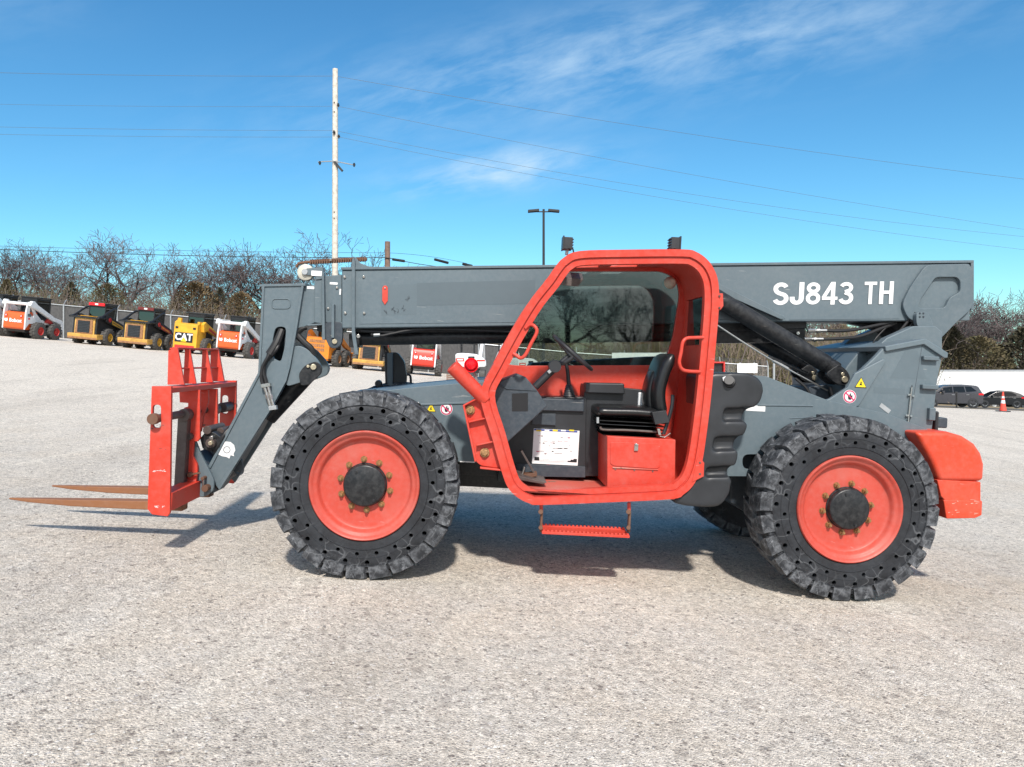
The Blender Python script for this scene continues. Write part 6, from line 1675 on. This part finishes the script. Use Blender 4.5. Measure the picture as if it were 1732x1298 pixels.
def car(px, D, py, L, H, prof, glass, mat, label, rz, wheels):
    b = at(px, D); b.z = max(gh(b.x, b.y), CAMZ + (HORZ - py) / FPX * D); root = empty('parked_car', b, rz); tag(root, label, 'car', 'cars parked by the road')
    W = .88; belt = .655 * H
    lo = [q for q in prof if q[1] <= belt + .001]; up = [q for q in prof if q[1] > belt + .001]
    # the profile runs along the front, over the roof and down the back
    i0 = prof.index(up[0]); i1 = prof.index(up[-1]); A, B = prof[i0 - 1], prof[i1 + 1]
    def cutp(a_, b_): t = (belt - a_[1]) / (b_[1] - a_[1]); return (a_[0] + (b_[0] - a_[0]) * t, belt)
    c0, c1 = cutp(A, prof[i0]), cutp(B, prof[i1])
    lower = prof[:i0] + [c0, c1] + prof[i1 + 1:]
    m = MB(); m.prism(lower, -W, W, mat); m.build('body', root, .07, 4, angle=50)
    def yw(z): return W * (.94 - .20 * (z - belt) / (H - belt))
    upper = [c0] + up + [c1]; n = len(upper)
    m = MB(); m.add([(x, -yw(z), z) for x, z in upper] + [(x, yw(z), z) for x, z in upper], [tuple(range(n)), tuple(range(n, 2 * n))] + [(i, (i + 1) % n, n + (i + 1) % n, n + i) for i in range(n)], mat); m.build('roof', root, .03, 3, angle=50)
    for gpoly in glass:
        for s_ in (-1, 1):
            m = MB(); m.add([(x, s_ * (yw(z) + .008), z) for x, z in gpoly], [tuple(range(len(gpoly)))], 'car_window'); m.build('window', root)
    for s_ in (-1, 1):
        m = MB()
        for x, rr in wheels: m.lathe([(0, s_ * .004), (rr * 1.14, s_ * .004), (rr * 1.14, -s_ * .02), (0, -s_ * .02)], 'black_plastic', 24, (x, s_ * (W - .006), rr * 1.03))
        split_part(m.build('wheel_arch', root))
    for (q0, q1) in ((upper[0], upper[1]), (upper[-1], upper[-2])):
        d0 = Vector((q0[0], 0, q0[1])); d1 = Vector((q1[0], 0, q1[1])); e0 = d0.lerp(d1, .08); e1 = d0.lerp(d1, .9); o_ = .012 if q0 is upper[-1] else -.012
        m = MB(); m.add([(e0.x + o_, -yw(e0.z) * .93, e0.z + .008), (e0.x + o_, yw(e0.z) * .93, e0.z + .008), (e1.x + o_, yw(e1.z) * .93, e1.z + .008), (e1.x + o_, -yw(e1.z) * .93, e1.z + .008)], [(0, 1, 2, 3)], 'car_window'); m.build('windscreen', root)
    xe = max(p_[0] for p_ in prof); xf = min(p_[0] for p_ in prof)
    m = MB(); m.box(xe - .34, xe - .02, -W - .004, -W + .1, H * .56, H * .64, 'red_lens'); m.box(xe - .30, xe + .012, -W + .02, -W + .3, H * .55, H * .63, 'red_lens'); m.box(xe - .30, xe + .012, W - .3, W - .02, H * .55, H * .63, 'red_lens'); m.build('tail_lamp', root, .01)
    m = MB(); m.box(xf - .004, xf + .3, -W + .02, -W + .34, H * .42, H * .5, 'white_decal'); m.build('headlight', root, .01)
    m = MB(); m.box(-.75, -.58, -W - .16, -W, H * .66, H * .74, mat); m.build('door_mirror', root, .02)
    m = MB()
    for x in (-.05, .95): m.box(x, x + .2, -W - .02, -W, H * .57, H * .585, 'galvanised'); m.box(x + .27, x + .275, -W - .003, -W, .35, H * .62, 'black_decal')
    m.build('door_handle', root)
    for x, rr in wheels:
        for s_ in (-1, 1):
            m = MB(); y = s_ * (W - .10)
            m.lathe([(rr * .62, s_ * .13), (rr * .95, s_ * .12), (rr, s_ * .08), (rr, -s_ * .1), (rr * .6, -s_ * .1)], 'loader_tyre' if False else 'black_plastic', 28, (x, y, rr)); 
            wh = m.build('wheel', root)
            m = MB(); m.lathe([(rr * .66, s_ * .125), (rr * .60, s_ * .10), (rr * .2, s_ * .09), (0, s_ * .10)], 'galvanised', 28, (x, y, rr))
            for k in range(5):
                t = k * 1.2566 + .3; m.prism([(x + rr * .62 * math.cos(t + a_) * q_, rr + rr * .62 * math.sin(t + a_) * q_) for a_, q_ in ((.25, .95), (.55, .95), (.5, .4), (.3, .4))], y + s_ * .105, y + s_ * .112, 'black_decal')
            m.build('rim', wh)
    return root
SUV = [(-2.30, .34), (-2.36, .70), (-2.25, .92), (-1.35, 1.08), (-.62, 1.56), (.0, 1.66), (1.25, 1.67), (1.72, 1.62), (1.86, 1.55), (2.06, 1.14), (2.12, .95), (2.14, .50), (2.05, .30)]
car(1602, 57, 690, 4.5, 1.68, SUV, [[(-1.0, 1.12), (-.52, 1.48), (.05, 1.55), (.05, 1.13)], [(.11, 1.13), (.11, 1.56), (.85, 1.57), (.92, 1.15)], [(.99, 1.16), (.93, 1.57), (1.35, 1.56), (1.72, 1.22)]], 'dark_car', 'dark grey sport utility car half hidden behind the rear tower', -.12, ((-1.4, .37), (1.42, .37)))
HB = [(-1.98, .25), (-2.06, .55), (-1.92, .76), (-1.1, .94), (-.38, 1.36), (.25, 1.47), (.9, 1.44), (1.55, 1.22), (1.86, 1.02), (1.92, .85), (1.92, .42), (1.82, .25)]
car(1687, 68, 689, 4.0, 1.47, HB, [[(-.88, .98), (-.35, 1.30), (.15, 1.38), (.15, 1.0)], [(.21, 1.0), (.21, 1.39), (.85, 1.36), (1.25, 1.14), (1.2, 1.03)]], 'black_car', 'small black hatchback parked in front of the white trailer', -.25, ((-1.25, .32), (1.22, .32)))
m = MB(); b = at(1696.5, 36); b.z = CAMZ + (HORZ - 704) / FPX * 36; b.z = gh(b.x, b.y)
r = empty('traffic_cone', b); tag(r, 'slim red and white traffic cone standing at the gravel edge', 'cone'); h = at(1697, 36, 663).z - b.z
m.prism(roundpoly([(-.24, -.24), (.24, -.24), (.24, .24), (-.24, .24)], .06, 3), 0, .05, 'black_plastic', 'xy'); m.build('base', r, .01)
m = MB(); Z_ = [(.15, .05), (.095, h * .42), (.094, h * .42), (.075, h * .58), (.074, h * .58), (.062, h * .68), (.06, h * .68), (.052, h * .78), (.05, h * .78), (.035, h * .96), (.045, h), (0, h)]
for k, ((r0, z0), (r1, z1)) in enumerate(zip(Z_[:-1], Z_[1:])):
    if z1 - z0 > .02 or k > 8: m.lathe([(r0, z0), (r1, z1)], 'white_decal' if k in (2, 6) else 'cone_orange', 20, axis='z')
m.build('cone_body', r)
r = empty('marker_post', at(1618, 50)); tag(r, 'short black post at the gravel edge in front of the dark grey car', 'post'); h = at(1618, 50, 664).z - r.location.z
m = MB(); m.cyl((0, 0, -.1), (0, 0, h), .05, 'wire_black', n=8); m.cyl((-.12, 0, h), (.06, 0, h), .05, 'wire_black', n=8); m.build('shaft', r)
